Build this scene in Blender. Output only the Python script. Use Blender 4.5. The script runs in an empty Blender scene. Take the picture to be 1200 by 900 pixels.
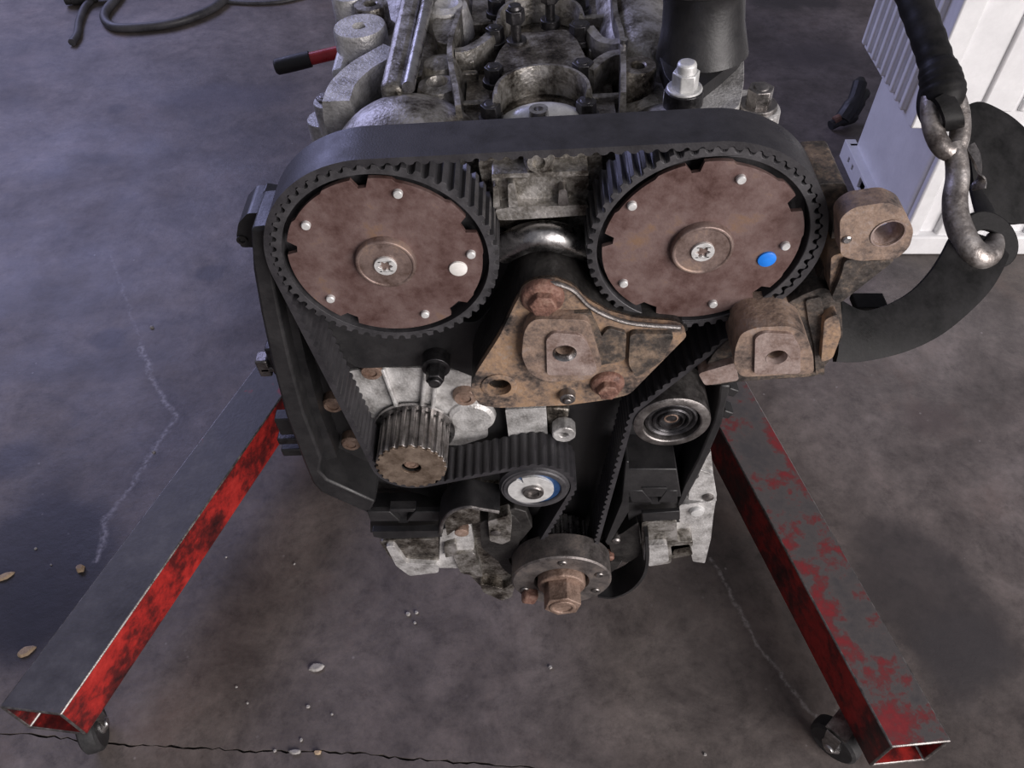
import bpy, bmesh, math, random
from mathutils import Vector, Matrix
from mathutils.geometry import tessellate_polygon

random.seed(7)
scene = bpy.context.scene
COL = scene.collection

# ------------------------------------------------------------------ camera
FPX, W, HGT = 950.0, 1200.0, 900.0          # focal length in pixels of a 1200x900 frame
PITCH = math.radians(49.6)                  # looking down at the engine
CAM = Vector((0.0, 0.0, 0.94))
cam_data = bpy.data.cameras.new('camera')
cam_data.sensor_width = 36.0
cam_data.lens = 36.0 * FPX / W
cam_data.clip_start = 0.02
cam = bpy.data.objects.new('camera', cam_data)
cam.location = CAM
cam.rotation_euler = (math.pi / 2 - PITCH, 0, 0)
COL.objects.link(cam)
scene.camera = cam

# ------------------------------------------------------------------ world, lights, exposure
world = bpy.data.worlds.new('world')
scene.world = world
world.use_nodes = True
bg = world.node_tree.nodes['Background']
bg.inputs['Color'].default_value = (0.80, 0.79, 0.90, 1)
bg.inputs['Strength'].default_value = 0.20


def area_light(name, loc, target, sx, sy, power, color):
    d = bpy.data.lights.new(name, 'AREA')
    d.shape = 'RECTANGLE'
    d.size, d.size_y = sx, sy
    d.energy = power
    d.color = color
    o = bpy.data.objects.new(name, d)
    o.location = loc
    o.rotation_euler = (Vector(target) - Vector(loc)).to_track_quat('-Z', 'Y').to_euler()
    COL.objects.link(o)
    return o


area_light('window_back_left_offscreen', (-2.6, 3.4, 2.3), (-0.1, 0.9, 0.3), 2.4, 1.6, 72, (0.54, 0.56, 1.0))
area_light('garage_door_offscreen', (2.7, -2.7, 1.8), (0.2, 0.6, 0.3), 3.0, 2.6, 245, (1.0, 0.94, 0.92))

scene.view_settings.view_transform = 'Standard'
scene.view_settings.look = 'None'
scene.view_settings.exposure = 0.12
scene.view_settings.gamma = 1.0
scene.view_settings.use_curve_mapping = False

# ------------------------------------------------------------------ measuring helpers
FWD = Vector((0, math.cos(PITCH), -math.sin(PITCH)))
UPV = Vector((0, math.sin(PITCH), math.cos(PITCH)))


def sight(px, py):
    return FWD + Vector(((px - W / 2) / FPX, 0, 0)) + UPV * ((HGT / 2 - py) / FPX)


def at_floor(px, py, z=0.0):
    d = sight(px, py)
    return CAM + d * ((z - CAM.z) / d.z)


def at_dist(px, py, d):
    return CAM + sight(px, py) * d


ROLL = math.radians(3.3)                    # the engine hangs slightly rolled in its stand
ORG = CAM + sight(635, 300) * 0.49          # between the two cam sprockets
EX = Vector((math.cos(ROLL), 0, math.sin(ROLL)))
EZ = Vector((-math.sin(ROLL), 0, math.cos(ROLL)))


def fr(px, py, y):
    """engine coordinates (x, z) of a point lying y behind the sprocket face"""
    d = sight(px, py)
    t = ((ORG - CAM).y + y) / d.y
    p = CAM + d * t - ORG
    return (p.dot(EX), p.dot(EZ))


def tp(px, py, z):
    """engine coordinates (x, y) of a point lying at height z on top of the engine"""
    d = sight(px, py)
    t = ((ORG - CAM).dot(EZ) + z) / d.dot(EZ)
    p = CAM + d * t - ORG
    return (p.dot(EX), p.y)


def eng_world(v):
    return ORG + EX * v[0] + Vector((0, v[1], 0)) + EZ * v[2]


# ------------------------------------------------------------------ materials
MATS = {}


def ramp_set(node, stops):
    cr = node.color_ramp
    while len(cr.elements) > 1:
        cr.elements.remove(cr.elements[-1])
    cr.elements[0].position = stops[0][0]
    cr.elements[0].color = (*stops[0][1], 1)
    for p, c in stops[1:]:
        e = cr.elements.new(p)
        e.color = (*c, 1)


def mat(name, stops, scale=40, detail=6, rough=0.5, metal=0.0, bump=0.0, bscale=None, spec=0.5,
        rrange=0.12, stretch=(1, 1, 1), coat=0.0):
    m = bpy.data.materials.new(name)
    m.use_nodes = True
    nt = m.node_tree
    b = nt.nodes['Principled BSDF']
    tc = nt.nodes.new('ShaderNodeTexCoord')
    mp = nt.nodes.new('ShaderNodeMapping')
    mp.inputs['Scale'].default_value = stretch
    nt.links.new(tc.outputs['Object'], mp.inputs['Vector'])
    n = nt.nodes.new('ShaderNodeTexNoise')
    n.inputs['Scale'].default_value = scale
    n.inputs['Detail'].default_value = detail
    n.inputs['Roughness'].default_value = 0.62
    nt.links.new(mp.outputs[0], n.inputs['Vector'])
    r = nt.nodes.new('ShaderNodeValToRGB')
    ramp_set(r, stops)
    n3 = nt.nodes.new('ShaderNodeTexNoise')
    n3.inputs['Scale'].default_value = scale * 6.5
    n3.inputs['Detail'].default_value = 5
    n3.inputs['Roughness'].default_value = 0.7
    nt.links.new(mp.outputs[0], n3.inputs['Vector'])
    mx = nt.nodes.new('ShaderNodeMath')            # broad patches roughened by fine grain
    mx.operation = 'MULTIPLY_ADD'
    nt.links.new(n3.outputs['Fac'], mx.inputs[0])
    mx.inputs[1].default_value = 0.45
    ms = nt.nodes.new('ShaderNodeMath')
    ms.operation = 'MULTIPLY_ADD'
    nt.links.new(n.outputs['Fac'], ms.inputs[0])
    ms.inputs[1].default_value = 1.0
    ms.inputs[2].default_value = -0.225
    nt.links.new(ms.outputs[0], mx.inputs[2])
    nt.links.new(mx.outputs[0], r.inputs['Fac'])
    nt.links.new(r.outputs['Color'], b.inputs['Base Color'])
    b.inputs['Metallic'].default_value = metal
    b.inputs['Specular IOR Level'].default_value = spec
    b.inputs['Coat Weight'].default_value = coat
    n2 = nt.nodes.new('ShaderNodeTexNoise')
    n2.inputs['Scale'].default_value = bscale or scale * 4
    n2.inputs['Detail'].default_value = 4
    nt.links.new(mp.outputs[0], n2.inputs['Vector'])
    mr = nt.nodes.new('ShaderNodeMapRange')
    mr.inputs['From Min'].default_value = 0.3
    mr.inputs['From Max'].default_value = 0.7
    mr.inputs['To Min'].default_value = max(0.05, rough - rrange)
    mr.inputs['To Max'].default_value = min(1.0, rough + rrange)
    nt.links.new(n.outputs['Fac'], mr.inputs['Value'])
    nt.links.new(mr.outputs['Result'], b.inputs['Roughness'])
    if bump:
        bp = nt.nodes.new('ShaderNodeBump')
        bp.inputs['Strength'].default_value = bump
        bp.inputs['Distance'].default_value = 0.002
        nt.links.new(n2.outputs['Fac'], bp.inputs['Height'])
        nt.links.new(bp.outputs['Normal'], b.inputs['Normal'])
    MATS[name] = m
    return m


mat('rusty_plate', [(0.30, (0.080, 0.040, 0.034)), (0.45, (0.140, 0.085, 0.077)), (0.60, (0.190, 0.130, 0.120)), (0.75, (0.22, 0.135, 0.090))],
    scale=28, rough=0.55, metal=0.35, bump=0.12, bscale=500)
mat('rusty_washer', [(0.3, (0.13, 0.085, 0.070)), (0.55, (0.25, 0.185, 0.165)), (0.75, (0.34, 0.24, 0.185))], scale=70, rough=0.45, metal=0.5, bump=0.15, bscale=400)
mat('belt_rubber', [(0.3, (0.020, 0.019, 0.022)), (0.7, (0.040, 0.038, 0.042))], scale=60, rough=0.48, bump=0.12, bscale=900)
mat('sprocket_black', [(0.3, (0.040, 0.039, 0.042)), (0.7, (0.085, 0.082, 0.088))], scale=80, rough=0.45, metal=0.3, bump=0.1, bscale=700)
mat('black_plastic', [(0.3, (0.010, 0.010, 0.011)), (0.7, (0.026, 0.025, 0.026))], scale=30, rough=0.42, bump=0.08, bscale=500)
mat('grey_plastic', [(0.3, (0.075, 0.075, 0.077)), (0.7, (0.12, 0.12, 0.123))], scale=50, rough=0.42, bump=0.08, bscale=500)
mat('cast_aluminium', [(0.32, (0.060, 0.050, 0.042)), (0.46, (0.25, 0.235, 0.21)), (0.64, (0.52, 0.50, 0.48))], scale=55, rough=0.42, metal=0.75, bump=0.30, bscale=420)
mat('clean_aluminium', [(0.28, (0.24, 0.23, 0.22)), (0.48, (0.50, 0.49, 0.48)), (0.68, (0.70, 0.69, 0.68))], scale=60, rough=0.48, metal=0.45, bump=0.35, bscale=500)
mat('oily_aluminium', [(0.34, (0.020, 0.016, 0.013)), (0.48, (0.12, 0.105, 0.088)), (0.66, (0.38, 0.36, 0.33))], scale=60, rough=0.34, metal=0.7, bump=0.3, bscale=400)
mat('dark_iron', [(0.3, (0.012, 0.011, 0.011)), (0.7, (0.045, 0.042, 0.04))], scale=50, rough=0.5, metal=0.3, bump=0.3, bscale=300)
mat('steel', [(0.3, (0.34, 0.33, 0.33)), (0.7, (0.60, 0.59, 0.58))], scale=120, rough=0.30, metal=1.0, bump=0.08, bscale=600)
mat('dull_steel', [(0.3, (0.13, 0.12, 0.115)), (0.7, (0.34, 0.32, 0.31))], scale=120, rough=0.40, metal=0.9, bump=0.12, bscale=600)
mat('hub_steel', [(0.3, (0.075, 0.066, 0.062)), (0.5, (0.15, 0.135, 0.13)), (0.7, (0.23, 0.195, 0.175))], scale=70, rough=0.48, metal=0.6, bump=0.12, bscale=600)
mat('dark_steel', [(0.3, (0.030, 0.029, 0.031)), (0.7, (0.10, 0.096, 0.10))], scale=120, rough=0.38, metal=0.8, bump=0.12, bscale=600)
mat('zinc_bright', [(0.3, (0.55, 0.55, 0.54)), (0.7, (0.80, 0.80, 0.79))], scale=150, rough=0.38, metal=0.35, bump=0.05)
mat('brown_boss', [(0.30, (0.060, 0.048, 0.043)), (0.44, (0.19, 0.14, 0.115)), (0.56, (0.29, 0.205, 0.155)), (0.66, (0.30, 0.235, 0.205)), (0.78, (0.34, 0.21, 0.13))], scale=55, detail=9, rough=0.58, metal=0.2, bump=0.45, bscale=260)
mat('rusty_bracket', [(0.32, (0.026, 0.023, 0.022)), (0.42, (0.12, 0.090, 0.074)), (0.52, (0.26, 0.18, 0.128)), (0.62, (0.34, 0.22, 0.135)), (0.74, (0.31, 0.24, 0.195))],
    scale=48, detail=9, rough=0.62, metal=0.15, bump=0.45, bscale=260)
mat('sooty_bracket', [(0.36, (0.020, 0.018, 0.017)), (0.52, (0.075, 0.062, 0.054)), (0.66, (0.22, 0.16, 0.115)), (0.8, (0.25, 0.20, 0.17))],
    scale=42, detail=9, rough=0.55, metal=0.2, bump=0.45, bscale=260)
mat('worn_pad', [(0.30, (0.17, 0.11, 0.085)), (0.5, (0.31, 0.235, 0.21)), (0.7, (0.42, 0.34, 0.31))], scale=60, detail=9, rough=0.5, metal=0.3, bump=0.35, bscale=300)
mat('rust_red', [(0.3, (0.075, 0.038, 0.030)), (0.5, (0.19, 0.095, 0.070)), (0.7, (0.30, 0.19, 0.145))], scale=90, rough=0.65, metal=0.1, bump=0.5, bscale=350)
mat('rust_bolt_brown', [(0.3, (0.12, 0.075, 0.055)), (0.6, (0.30, 0.21, 0.165)), (0.8, (0.42, 0.32, 0.27))], scale=80, rough=0.5, metal=0.35, bump=0.35, bscale=350)
mat('sprocket_bronze', [(0.3, (0.12, 0.085, 0.060)), (0.55, (0.26, 0.20, 0.155)), (0.75, (0.34, 0.27, 0.21))], scale=80, rough=0.45, metal=0.6, bump=0.1, bscale=400)
mat('red_paint', [(0.34, (0.022, 0.006, 0.007)), (0.46, (0.10, 0.010, 0.010)), (0.58, (0.34, 0.018, 0.015)), (0.75, (0.50, 0.035, 0.028))], scale=14, detail=9, rough=0.42, bump=0.12, bscale=200)
mat('soiled_steel', [(0.30, (0.032, 0.030, 0.032)), (0.55, (0.060, 0.057, 0.060)), (0.68, (0.085, 0.081, 0.085)), (0.72, (0.22, 0.05, 0.06)), (0.84, (0.26, 0.06, 0.07))], scale=12, detail=10, rough=0.45, metal=0.1, bump=0.1, bscale=250)
mat('scuffed_red_steel', [(0.34, (0.075, 0.070, 0.074)), (0.49, (0.105, 0.092, 0.092)), (0.55, (0.15, 0.040, 0.042)), (0.62, (0.23, 0.022, 0.028)), (0.72, (0.27, 0.03, 0.032)), (0.8, (0.15, 0.10, 0.10))], scale=13, detail=10, rough=0.48, metal=0.1, bump=0.12, bscale=250)
mat('red_handle', [(0.3, (0.42, 0.02, 0.03)), (0.7, (0.56, 0.04, 0.05))], scale=60, rough=0.35)
mat('white_plastic', [(0.3, (0.71, 0.71, 0.72)), (0.7, (0.82, 0.82, 0.83))], scale=18, rough=0.42, bump=0.02)
mat('black_webbing', [(0.3, (0.008, 0.008, 0.008)), (0.7, (0.022, 0.021, 0.022))], scale=45, rough=0.50, bump=0.05, bscale=500, spec=0.14)
mat('black_rubber', [(0.3, (0.012, 0.012, 0.013)), (0.7, (0.034, 0.033, 0.034))], scale=70, rough=0.55, bump=0.1)
mat('hook_steel', [(0.3, (0.13, 0.11, 0.10)), (0.5, (0.34, 0.31, 0.29)), (0.7, (0.55, 0.52, 0.50))], scale=50, rough=0.42, metal=0.8, bump=0.25, bscale=250)
mat('white_paint_dot', [(0.3, (0.72, 0.70, 0.66)), (0.7, (0.82, 0.80, 0.77))], scale=200, rough=0.5)
mat('blue_paint_dot', [(0.3, (0.01, 0.18, 0.72)), (0.7, (0.015, 0.24, 0.85))], scale=200, rough=0.45)
mat('blue_ring', [(0.3, (0.012, 0.035, 0.11)), (0.7, (0.03, 0.09, 0.22))], scale=150, rough=0.35, metal=0.3)
mat('tan_chip', [(0.3, (0.34, 0.24, 0.15)), (0.7, (0.54, 0.41, 0.28))], scale=200, rough=0.8, bump=0.3)
mat('pale_chip', [(0.3, (0.22, 0.21, 0.20)), (0.7, (0.40, 0.38, 0.37))], scale=200, rough=0.8, bump=0.3)
mat('painted_wall', [(0.3, (0.36, 0.35, 0.37)), (0.7, (0.44, 0.43, 0.45))], scale=3, rough=0.8)
mat('hose_rubber', [(0.3, (0.030, 0.029, 0.032)), (0.7, (0.085, 0.082, 0.09))], scale=25, rough=0.5, bump=0.1)


def floor_material():
    m = bpy.data.materials.new('soiled_concrete')
    m.use_nodes = True
    nt = m.node_tree
    L = nt.links.new
    b = nt.nodes['Principled BSDF']
    geo = nt.nodes.new('ShaderNodeNewGeometry')

    def noise(scale, detail=6, rough=0.6, vec=None, dist=0.0):
        n = nt.nodes.new('ShaderNodeTexNoise')
        n.inputs['Scale'].default_value = scale
        n.inputs['Detail'].default_value = detail
        n.inputs['Roughness'].default_value = rough
        n.inputs['Distortion'].default_value = dist
        L(vec or geo.outputs['Position'], n.inputs['Vector'])
        return n

    def ramp(src, stops):
        r = nt.nodes.new('ShaderNodeValToRGB')
        ramp_set(r, stops)
        L(src, r.inputs['Fac'])
        return r

    def mix(fac, a, bcol, blend='MIX'):
        x = nt.nodes.new('ShaderNodeMix')
        x.data_type = 'RGBA'
        x.blend_type = blend
        if isinstance(fac, float):
            x.inputs[0].default_value = fac
        else:
            L(fac, x.inputs[0])
        for s, i in ((a, 6), (bcol, 7)):
            if isinstance(s, tuple):
                x.inputs[i].default_value = (*s, 1)
            else:
                L(s, x.inputs[i])
        return x.outputs[2]

    def math_(op, a, bb=None, cc=None):
        x = nt.nodes.new('ShaderNodeMath')
        x.operation = op
        for i, s in enumerate((a, bb, cc)):
            if s is None:
                continue
            if isinstance(s, (int, float)):
                x.inputs[i].default_value = s
            else:
                L(s, x.inputs[i])
        return x.outputs[0]

    base = ramp(noise(3.2, 10, 0.68, dist=0.4).outputs['Fac'],
                [(0.30, (0.054, 0.045, 0.042)), (0.44, (0.094, 0.079, 0.074)), (0.56, (0.134, 0.114, 0.107)), (0.70, (0.195, 0.169, 0.160))])
    fine = ramp(noise(40, 14, 0.82).outputs['Fac'], [(0.32, (0.50, 0.49, 0.50)), (0.48, (0.95, 0.95, 0.95)), (0.70, (1.30, 1.29, 1.29))])
    col = mix(1.0, base.outputs[0], fine.outputs[0], 'MULTIPLY')
    scuff = ramp(noise(11, 10, 0.72, dist=0.6).outputs['Fac'], [(0.34, (0.66, 0.65, 0.66)), (0.50, (1, 1, 1)), (0.66, (1.28, 1.26, 1.25))])
    col = mix(1.0, col, scuff.outputs[0], 'MULTIPLY')
    # rusty brown blotches
    rb = ramp(noise(5.5, 8, 0.7).outputs['Fac'], [(0.56, (0, 0, 0)), (0.74, (0.6, 0.6, 0.6))])
    col = mix(rb.outputs[0], col, (0.125, 0.088, 0.076))
    # dark smears
    sm = ramp(noise(2.3, 7, 0.65, dist=0.8).outputs['Fac'], [(0.57, (0, 0, 0)), (0.76, (0.75, 0.75, 0.75))])
    col = mix(sm.outputs[0], col, (0.045, 0.040, 0.044))
    # oil stains and other darker patches, each with its own shape
    wob = noise(9, 5, 0.6)
    wobv = nt.nodes.new('ShaderNodeVectorMath')
    wobv.operation = 'MULTIPLY_ADD'
    L(wob.outputs['Color'], wobv.inputs[0])
    wobv.inputs[1].default_value = (0.10, 0.10, 0)
    L(geo.outputs['Position'], wobv.inputs[2])
    wobs = noise(24, 5, 0.6)
    wobvs = nt.nodes.new('ShaderNodeVectorMath')
    wobvs.operation = 'MULTIPLY_ADD'
    L(wobs.outputs['Color'], wobvs.inputs[0])
    wobvs.inputs[1].default_value = (0.03, 0.03, 0)
    L(geo.outputs['Position'], wobvs.inputs[2])
    gloss = None

    def stain(px, py, rx, ry, rot, soft, strength, colr, vec, off):
        nonlocal col, gloss
        c = at_floor(px, py)
        sub = nt.nodes.new('ShaderNodeVectorMath')
        sub.operation = 'SUBTRACT'
        L(vec, sub.inputs[0])
        sub.inputs[1].default_value = (c.x + off, c.y + off, 0)
        mp = nt.nodes.new('ShaderNodeMapping')
        mp.vector_type = 'TEXTURE'
        mp.inputs['Rotation'].default_value = (0, 0, math.radians(rot))
        mp.inputs['Scale'].default_value = (rx, ry, 1000)
        L(sub.outputs[0], mp.inputs['Vector'])
        ln = nt.nodes.new('ShaderNodeVectorMath')
        ln.operation = 'LENGTH'
        L(mp.outputs[0], ln.inputs[0])
        mr = nt.nodes.new('ShaderNodeMapRange')
        mr.interpolation_type = 'SMOOTHSTEP'
        mr.inputs['From Min'].default_value = 1.0 + soft
        mr.inputs['From Max'].default_value = 1.0 - soft
        mr.inputs['To Max'].default_value = strength
        L(ln.outputs['Value'], mr.inputs['Value'])
        col = mix(mr.outputs[0], col, colr)
        gloss = mr.outputs[0] if gloss is None else math_('MAXIMUM', gloss, mr.outputs[0])

    wv, ws = wobv.outputs[0], wobvs.outputs[0]
    stain(45, 665, 0.095, 0.115, 10, 0.25, 0.90, (0.020, 0.018, 0.022), wv, 0.05)
    stain(0, 715, 0.06, 0.06, 0, 0.3, 0.8, (0.022, 0.02, 0.024), wv, 0.05)
    stain(1085, 705, 0.075, 0.115, 22, 0.30, 0.72, (0.034, 0.030, 0.032), wv, 0.05)
    stain(1120, 770, 0.05, 0.05, 0, 0.35, 0.55, (0.05, 0.045, 0.048), wv, 0.05)
    stain(125, 398, 0.030, 0.022, 0, 0.3, 0.75, (0.026, 0.023, 0.027), ws, 0.015)
    stain(246, 319, 0.026, 0.024, 0, 0.25, 0.70, (0.026, 0.023, 0.027), ws, 0.015)
    stain(137, 127, 0.02, 0.02, 0, 0.4, 0.6, (0.026, 0.023, 0.027), ws, 0.015)
    stain(270, 112, 0.13, 0.05, 0, 0.6, 0.55, (0.06, 0.055, 0.07), wv, 0.05)
    stain(120, 186, 0.04, 0.02, 0, 0.5, 0.5, (0.026, 0.023, 0.027), ws, 0.015)
    stain(10, 540, 0.05, 0.03, 30, 0.5, 0.8, (0.03, 0.028, 0.034), ws, 0.015)
    stain(930, 2, 0.10, 0.045, 0, 0.4, 0.8, (0.032, 0.029, 0.031), wv, 0.05)
    stain(960, 65, 0.12, 0.06, 0, 0.6, 0.6, (0.07, 0.06, 0.062), wv, 0.05)  # broad darker patch with a very soft edge
    stain(1090, 490, 0.04, 0.03, 0, 0.5, 0.5, (0.075, 0.055, 0.055), ws, 0.015)
    stain(20, 350, 0.18, 0.05, 5, 0.6, 0.4, (0.06, 0.055, 0.058), wv, 0.05)
    stain(90, 430, 0.18, 0.03, 3, 0.6, 0.4, (0.06, 0.055, 0.058), wv, 0.05)

    # chalk-white scratches: distance to short segments
    def scratch(pts, width, strength, colr):
        nonlocal col
        seps = nt.nodes.new('ShaderNodeSeparateXYZ')
        L(ws, seps.inputs[0])
        for a, c in zip(pts[:-1], pts[1:]):
            A, B = at_floor(*a), at_floor(*c)
            d = B - A
            ln = d.length
            d /= ln
            x = math_('SUBTRACT', seps.outputs[0], A.x + 0.015)
            y = math_('SUBTRACT', seps.outputs[1], A.y + 0.015)
            along = math_('ADD', math_('MULTIPLY', x, d.x), math_('MULTIPLY', y, d.y))
            across = math_('ABSOLUTE', math_('SUBTRACT', math_('MULTIPLY', x, d.y), math_('MULTIPLY', y, d.x)))
            inside = math_('MULTIPLY', math_('GREATER_THAN', along, 0.0), math_('LESS_THAN', along, ln))
            mr = nt.nodes.new('ShaderNodeMapRange')
            mr.inputs['From Min'].default_value = width
            mr.inputs['From Max'].default_value = 0.0
            mr.inputs['To Max'].default_value = strength
            L(across, mr.inputs['Value'])
            brk = ramp(noise(160, 3).outputs['Fac'], [(0.40, (0.15, 0.15, 0.15)), (0.6, (1, 1, 1))])
            fac = math_('MULTIPLY', math_('MULTIPLY', mr.outputs[0], inside), brk.outputs[0])
            col = mix(fac, col, colr)

    scratch([(165, 405), (180, 445), (205, 488), (165, 555), (125, 610), (112, 660)], 0.006, 0.75, (0.36, 0.34, 0.36))
    scratch([(832, 650), (858, 705), (905, 780), (960, 850)], 0.0035, 0.6, (0.34, 0.32, 0.32))
    scratch([(130, 300), (145, 345), (165, 405)], 0.004, 0.35, (0.30, 0.28, 0.31))
    # speckles of grit
    vor = nt.nodes.new('ShaderNodeTexVoronoi')
    vor.inputs['Scale'].default_value = 38
    vor.inputs['Randomness'].default_value = 1
    L(geo.outputs['Position'], vor.inputs['Vector'])
    sp = ramp(vor.outputs['Distance'], [(0.045, (1, 1, 1)), (0.075, (0, 0, 0))])
    gate = ramp(noise(6, 4).outputs['Fac'], [(0.50, (0, 0, 0)), (0.62, (0.6, 0.6, 0.6))])
    col = mix(math_('MULTIPLY', sp.outputs[0], gate.outputs[0]), col, (0.32, 0.30, 0.30))
    L(col, b.inputs['Base Color'])
    rn = nt.nodes.new('ShaderNodeMapRange')
    rn.inputs['From Min'].default_value = 0.3
    rn.inputs['From Max'].default_value = 0.7
    rn.inputs['To Min'].default_value = 0.38
    rn.inputs['To Max'].default_value = 0.62
    L(noise(4, 7, 0.65).outputs['Fac'], rn.inputs['Value'])
    rr = math_('SUBTRACT', rn.outputs[0], math_('MULTIPLY', gloss, 0.03))
    L(rr, b.inputs['Roughness'])
    b.inputs['Specular IOR Level'].default_value = 0.45
    bp = nt.nodes.new('ShaderNodeBump')
    bp.inputs['Strength'].default_value = 0.25
    bp.inputs['Distance'].default_value = 0.003
    L(noise(70, 8, 0.7).outputs['Fac'], bp.inputs['Height'])
    L(bp.outputs['Normal'], b.inputs['Normal'])
    MATS['soiled_concrete'] = m


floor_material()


# ------------------------------------------------------------------ mesh helpers
class MB:
    """collects shapes; build() links them as ONE mesh object"""

    def __init__(self):
        self.v, self.f, self.mi = [], [], []
        self.cur = 0

    def _add(self, vs, fs):
        o = len(self.v)
        self.v += [tuple(p) for p in vs]
        self.f += [tuple(i + o for i in q) for q in fs]
        self.mi += [self.cur] * len(fs)

    def box(self, c, s, rot=None):
        vs = []
        for dx in (-.5, .5):
            for dy in (-.5, .5):
                for dz in (-.5, .5):
                    p = Vector((dx * s[0], dy * s[1], dz * s[2]))
                    if rot is not None:
                        p = rot @ p
                    vs.append(p + Vector(c))
        self._add(vs, [(0, 1, 3, 2), (4, 6, 7, 5), (0, 4, 5, 1), (2, 3, 7, 6), (0, 2, 6, 4), (1, 5, 7, 3)])

    def prism(self, poly, y0, y1, holes=(), axis='y', back=None):
        """poly: list of (a, b); extruded from y0 to y1 along the axis; optional holes and a different back outline"""
        def place(a, b, t):
            return {'y': (a, t, b), 'z': (a, b, t), 'x': (t, a, b)}[axis]
        loops = [list(poly)] + [list(h) for h in holes]
        backs = [list(back) if back else list(poly)] + [list(h) for h in holes]
        tri = tessellate_polygon([[Vector((a, b, 0)) for a, b in lp] for lp in loops])
        flat = [p for lp in loops for p in lp]
        flatb = [p for lp in backs for p in lp]
        n = len(flat)
        vs = [place(a, b, y0) for a, b in flat] + [place(a, b, y1) for a, b in flatb]
        fs = []
        for t in tri:
            fs.append(tuple(t))
            fs.append(tuple(i + n for i in reversed(t)))
        s = 0
        for lp in loops:
            k = len(lp)
            for i in range(k):
                j = (i + 1) % k
                fs.append((s + i, s + j, s + j + n, s + i + n))
            s += k
        self._add(vs, fs)

    def cyl(self, p0, p1, r0, r1=None, n=24, cap=True, rot=0.0):
        r1 = r0 if r1 is None else r1
        p0, p1 = Vector(p0), Vector(p1)
        d = (p1 - p0).normalized()
        a = d.orthogonal().normalized() if abs(d.y) < .99 else Vector((1, 0, 0))
        b = d.cross(a)
        vs = []
        for p, r in ((p0, r0), (p1, r1)):
            for i in range(n):
                t = 2 * math.pi * i / n + rot
                vs.append(p + (a * math.cos(t) + b * math.sin(t)) * r)
        fs = [(i, (i + 1) % n, (i + 1) % n + n, i + n) for i in range(n)]
        if cap:
            fs += [tuple(reversed(range(n))), tuple(range(n, 2 * n))]
        self._add(vs, fs)

    def lathe(self, c, prof, axis='y', n=40, close=False, tilt=None):
        """prof: (radius, offset along axis) pairs"""
        vs, fs = [], []
        c = Vector(c)
        for r, t in prof:
            for i in range(n):
                a = 2 * math.pi * i / n
                u, w = r * math.cos(a), r * math.sin(a)
                p = Vector({'y': (u, t, w), 'z': (u, w, t), 'x': (t, u, w)}[axis])
                if tilt is not None:
                    p = tilt @ p
                vs.append(c + p)
        m = len(prof)
        for k in range(m if close else m - 1):
            k2 = (k + 1) % m
            for i in range(n):
                j = (i + 1) % n
                fs.append((k * n + i, k * n + j, k2 * n + j, k2 * n + i))
        if not close:
            if prof[0][0] > 1e-6:
                fs.append(tuple(range(n)))
            if prof[-1][0] > 1e-6:
                fs.append(tuple((m - 1) * n + i for i in range(n)))
        self._add(vs, fs)

    def tube(self, pts, r, n=14, cap=True, squash=None):
        """round rod along points; r a number or one radius per point; squash flattens along a direction"""
        pts = [Vector(p) for p in pts]
        m = len(pts)
        rs = r if isinstance(r, (list, tuple)) else [r] * m
        vs, fs = [], []
        up = None
        for k, p in enumerate(pts):
            d = (pts[min(k + 1, m - 1)] - pts[max(k - 1, 0)]).normalized()
            if up is None:
                up = d.orthogonal().normalized()
            up = (up - d * up.dot(d)).normalized()
            b = d.cross(up)
            for i in range(n):
                t = 2 * math.pi * i / n
                vs.append(p + (up * math.cos(t) + b * math.sin(t)) * rs[k])
        for k in range(m - 1):
            for i in range(n):
                j = (i + 1) % n
                fs.append((k * n + i, k * n + j, (k + 1) * n + j, (k + 1) * n + i))
        if cap:
            fs += [tuple(reversed(range(n))), tuple((m - 1) * n + i for i in range(n))]
        self._add(vs, fs)

    def ribbon(self, pts, wdir, width, thick):
        """flat strap along points; wdir: one width direction per point; width number or list"""
        pts = [Vector(p) for p in pts]
        m = len(pts)
        vs, fs = [], []
        for k, p in enumerate(pts):
            d = (pts[min(k + 1, m - 1)] - pts[max(k - 1, 0)]).normalized()
            w = Vector(wdir[k] if isinstance(wdir, list) else wdir)
            w = (w - d * w.dot(d)).normalized()
            nn = d.cross(w)
            wd = width[k] if isinstance(width, (list, tuple)) else width
            for a, bb in ((-.5, -.5), (-.25, -.62), (.25, -.62), (.5, -.5), (.5, .5), (.25, .62), (-.25, .62), (-.5, .5)):
                vs.append(p + w * (a * wd) + nn * (bb * thick))
        for k in range(m - 1):
            for i in range(8):
                j = (i + 1) % 8
                fs.append((k * 8 + i, k * 8 + j, (k + 1) * 8 + j, (k + 1) * 8 + i))
        fs += [tuple(reversed(range(8))), tuple((m - 1) * 8 + i for i in range(8))]
        self._add(vs, fs)

    def dome(self, c, r, sz=(1, 1, 1), n=20, rings=8, lo=-90):
        vs, fs = [], []
        c = Vector(c)
        for k in range(rings + 1):
            e = math.radians(lo + (90 - lo) * k / rings)
            for i in range(n):
                t = 2 * math.pi * i / n
                vs.append(c + Vector((math.cos(e) * math.cos(t) * r * sz[0], math.cos(e) * math.sin(t) * r * sz[1], math.sin(e) * r * sz[2])))
        for k in range(rings):
            for i in range(n):
                j = (i + 1) % n
                fs.append((k * n + i, k * n + j, (k + 1) * n + j, (k + 1) * n + i))
        self._add(vs, fs)

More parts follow.
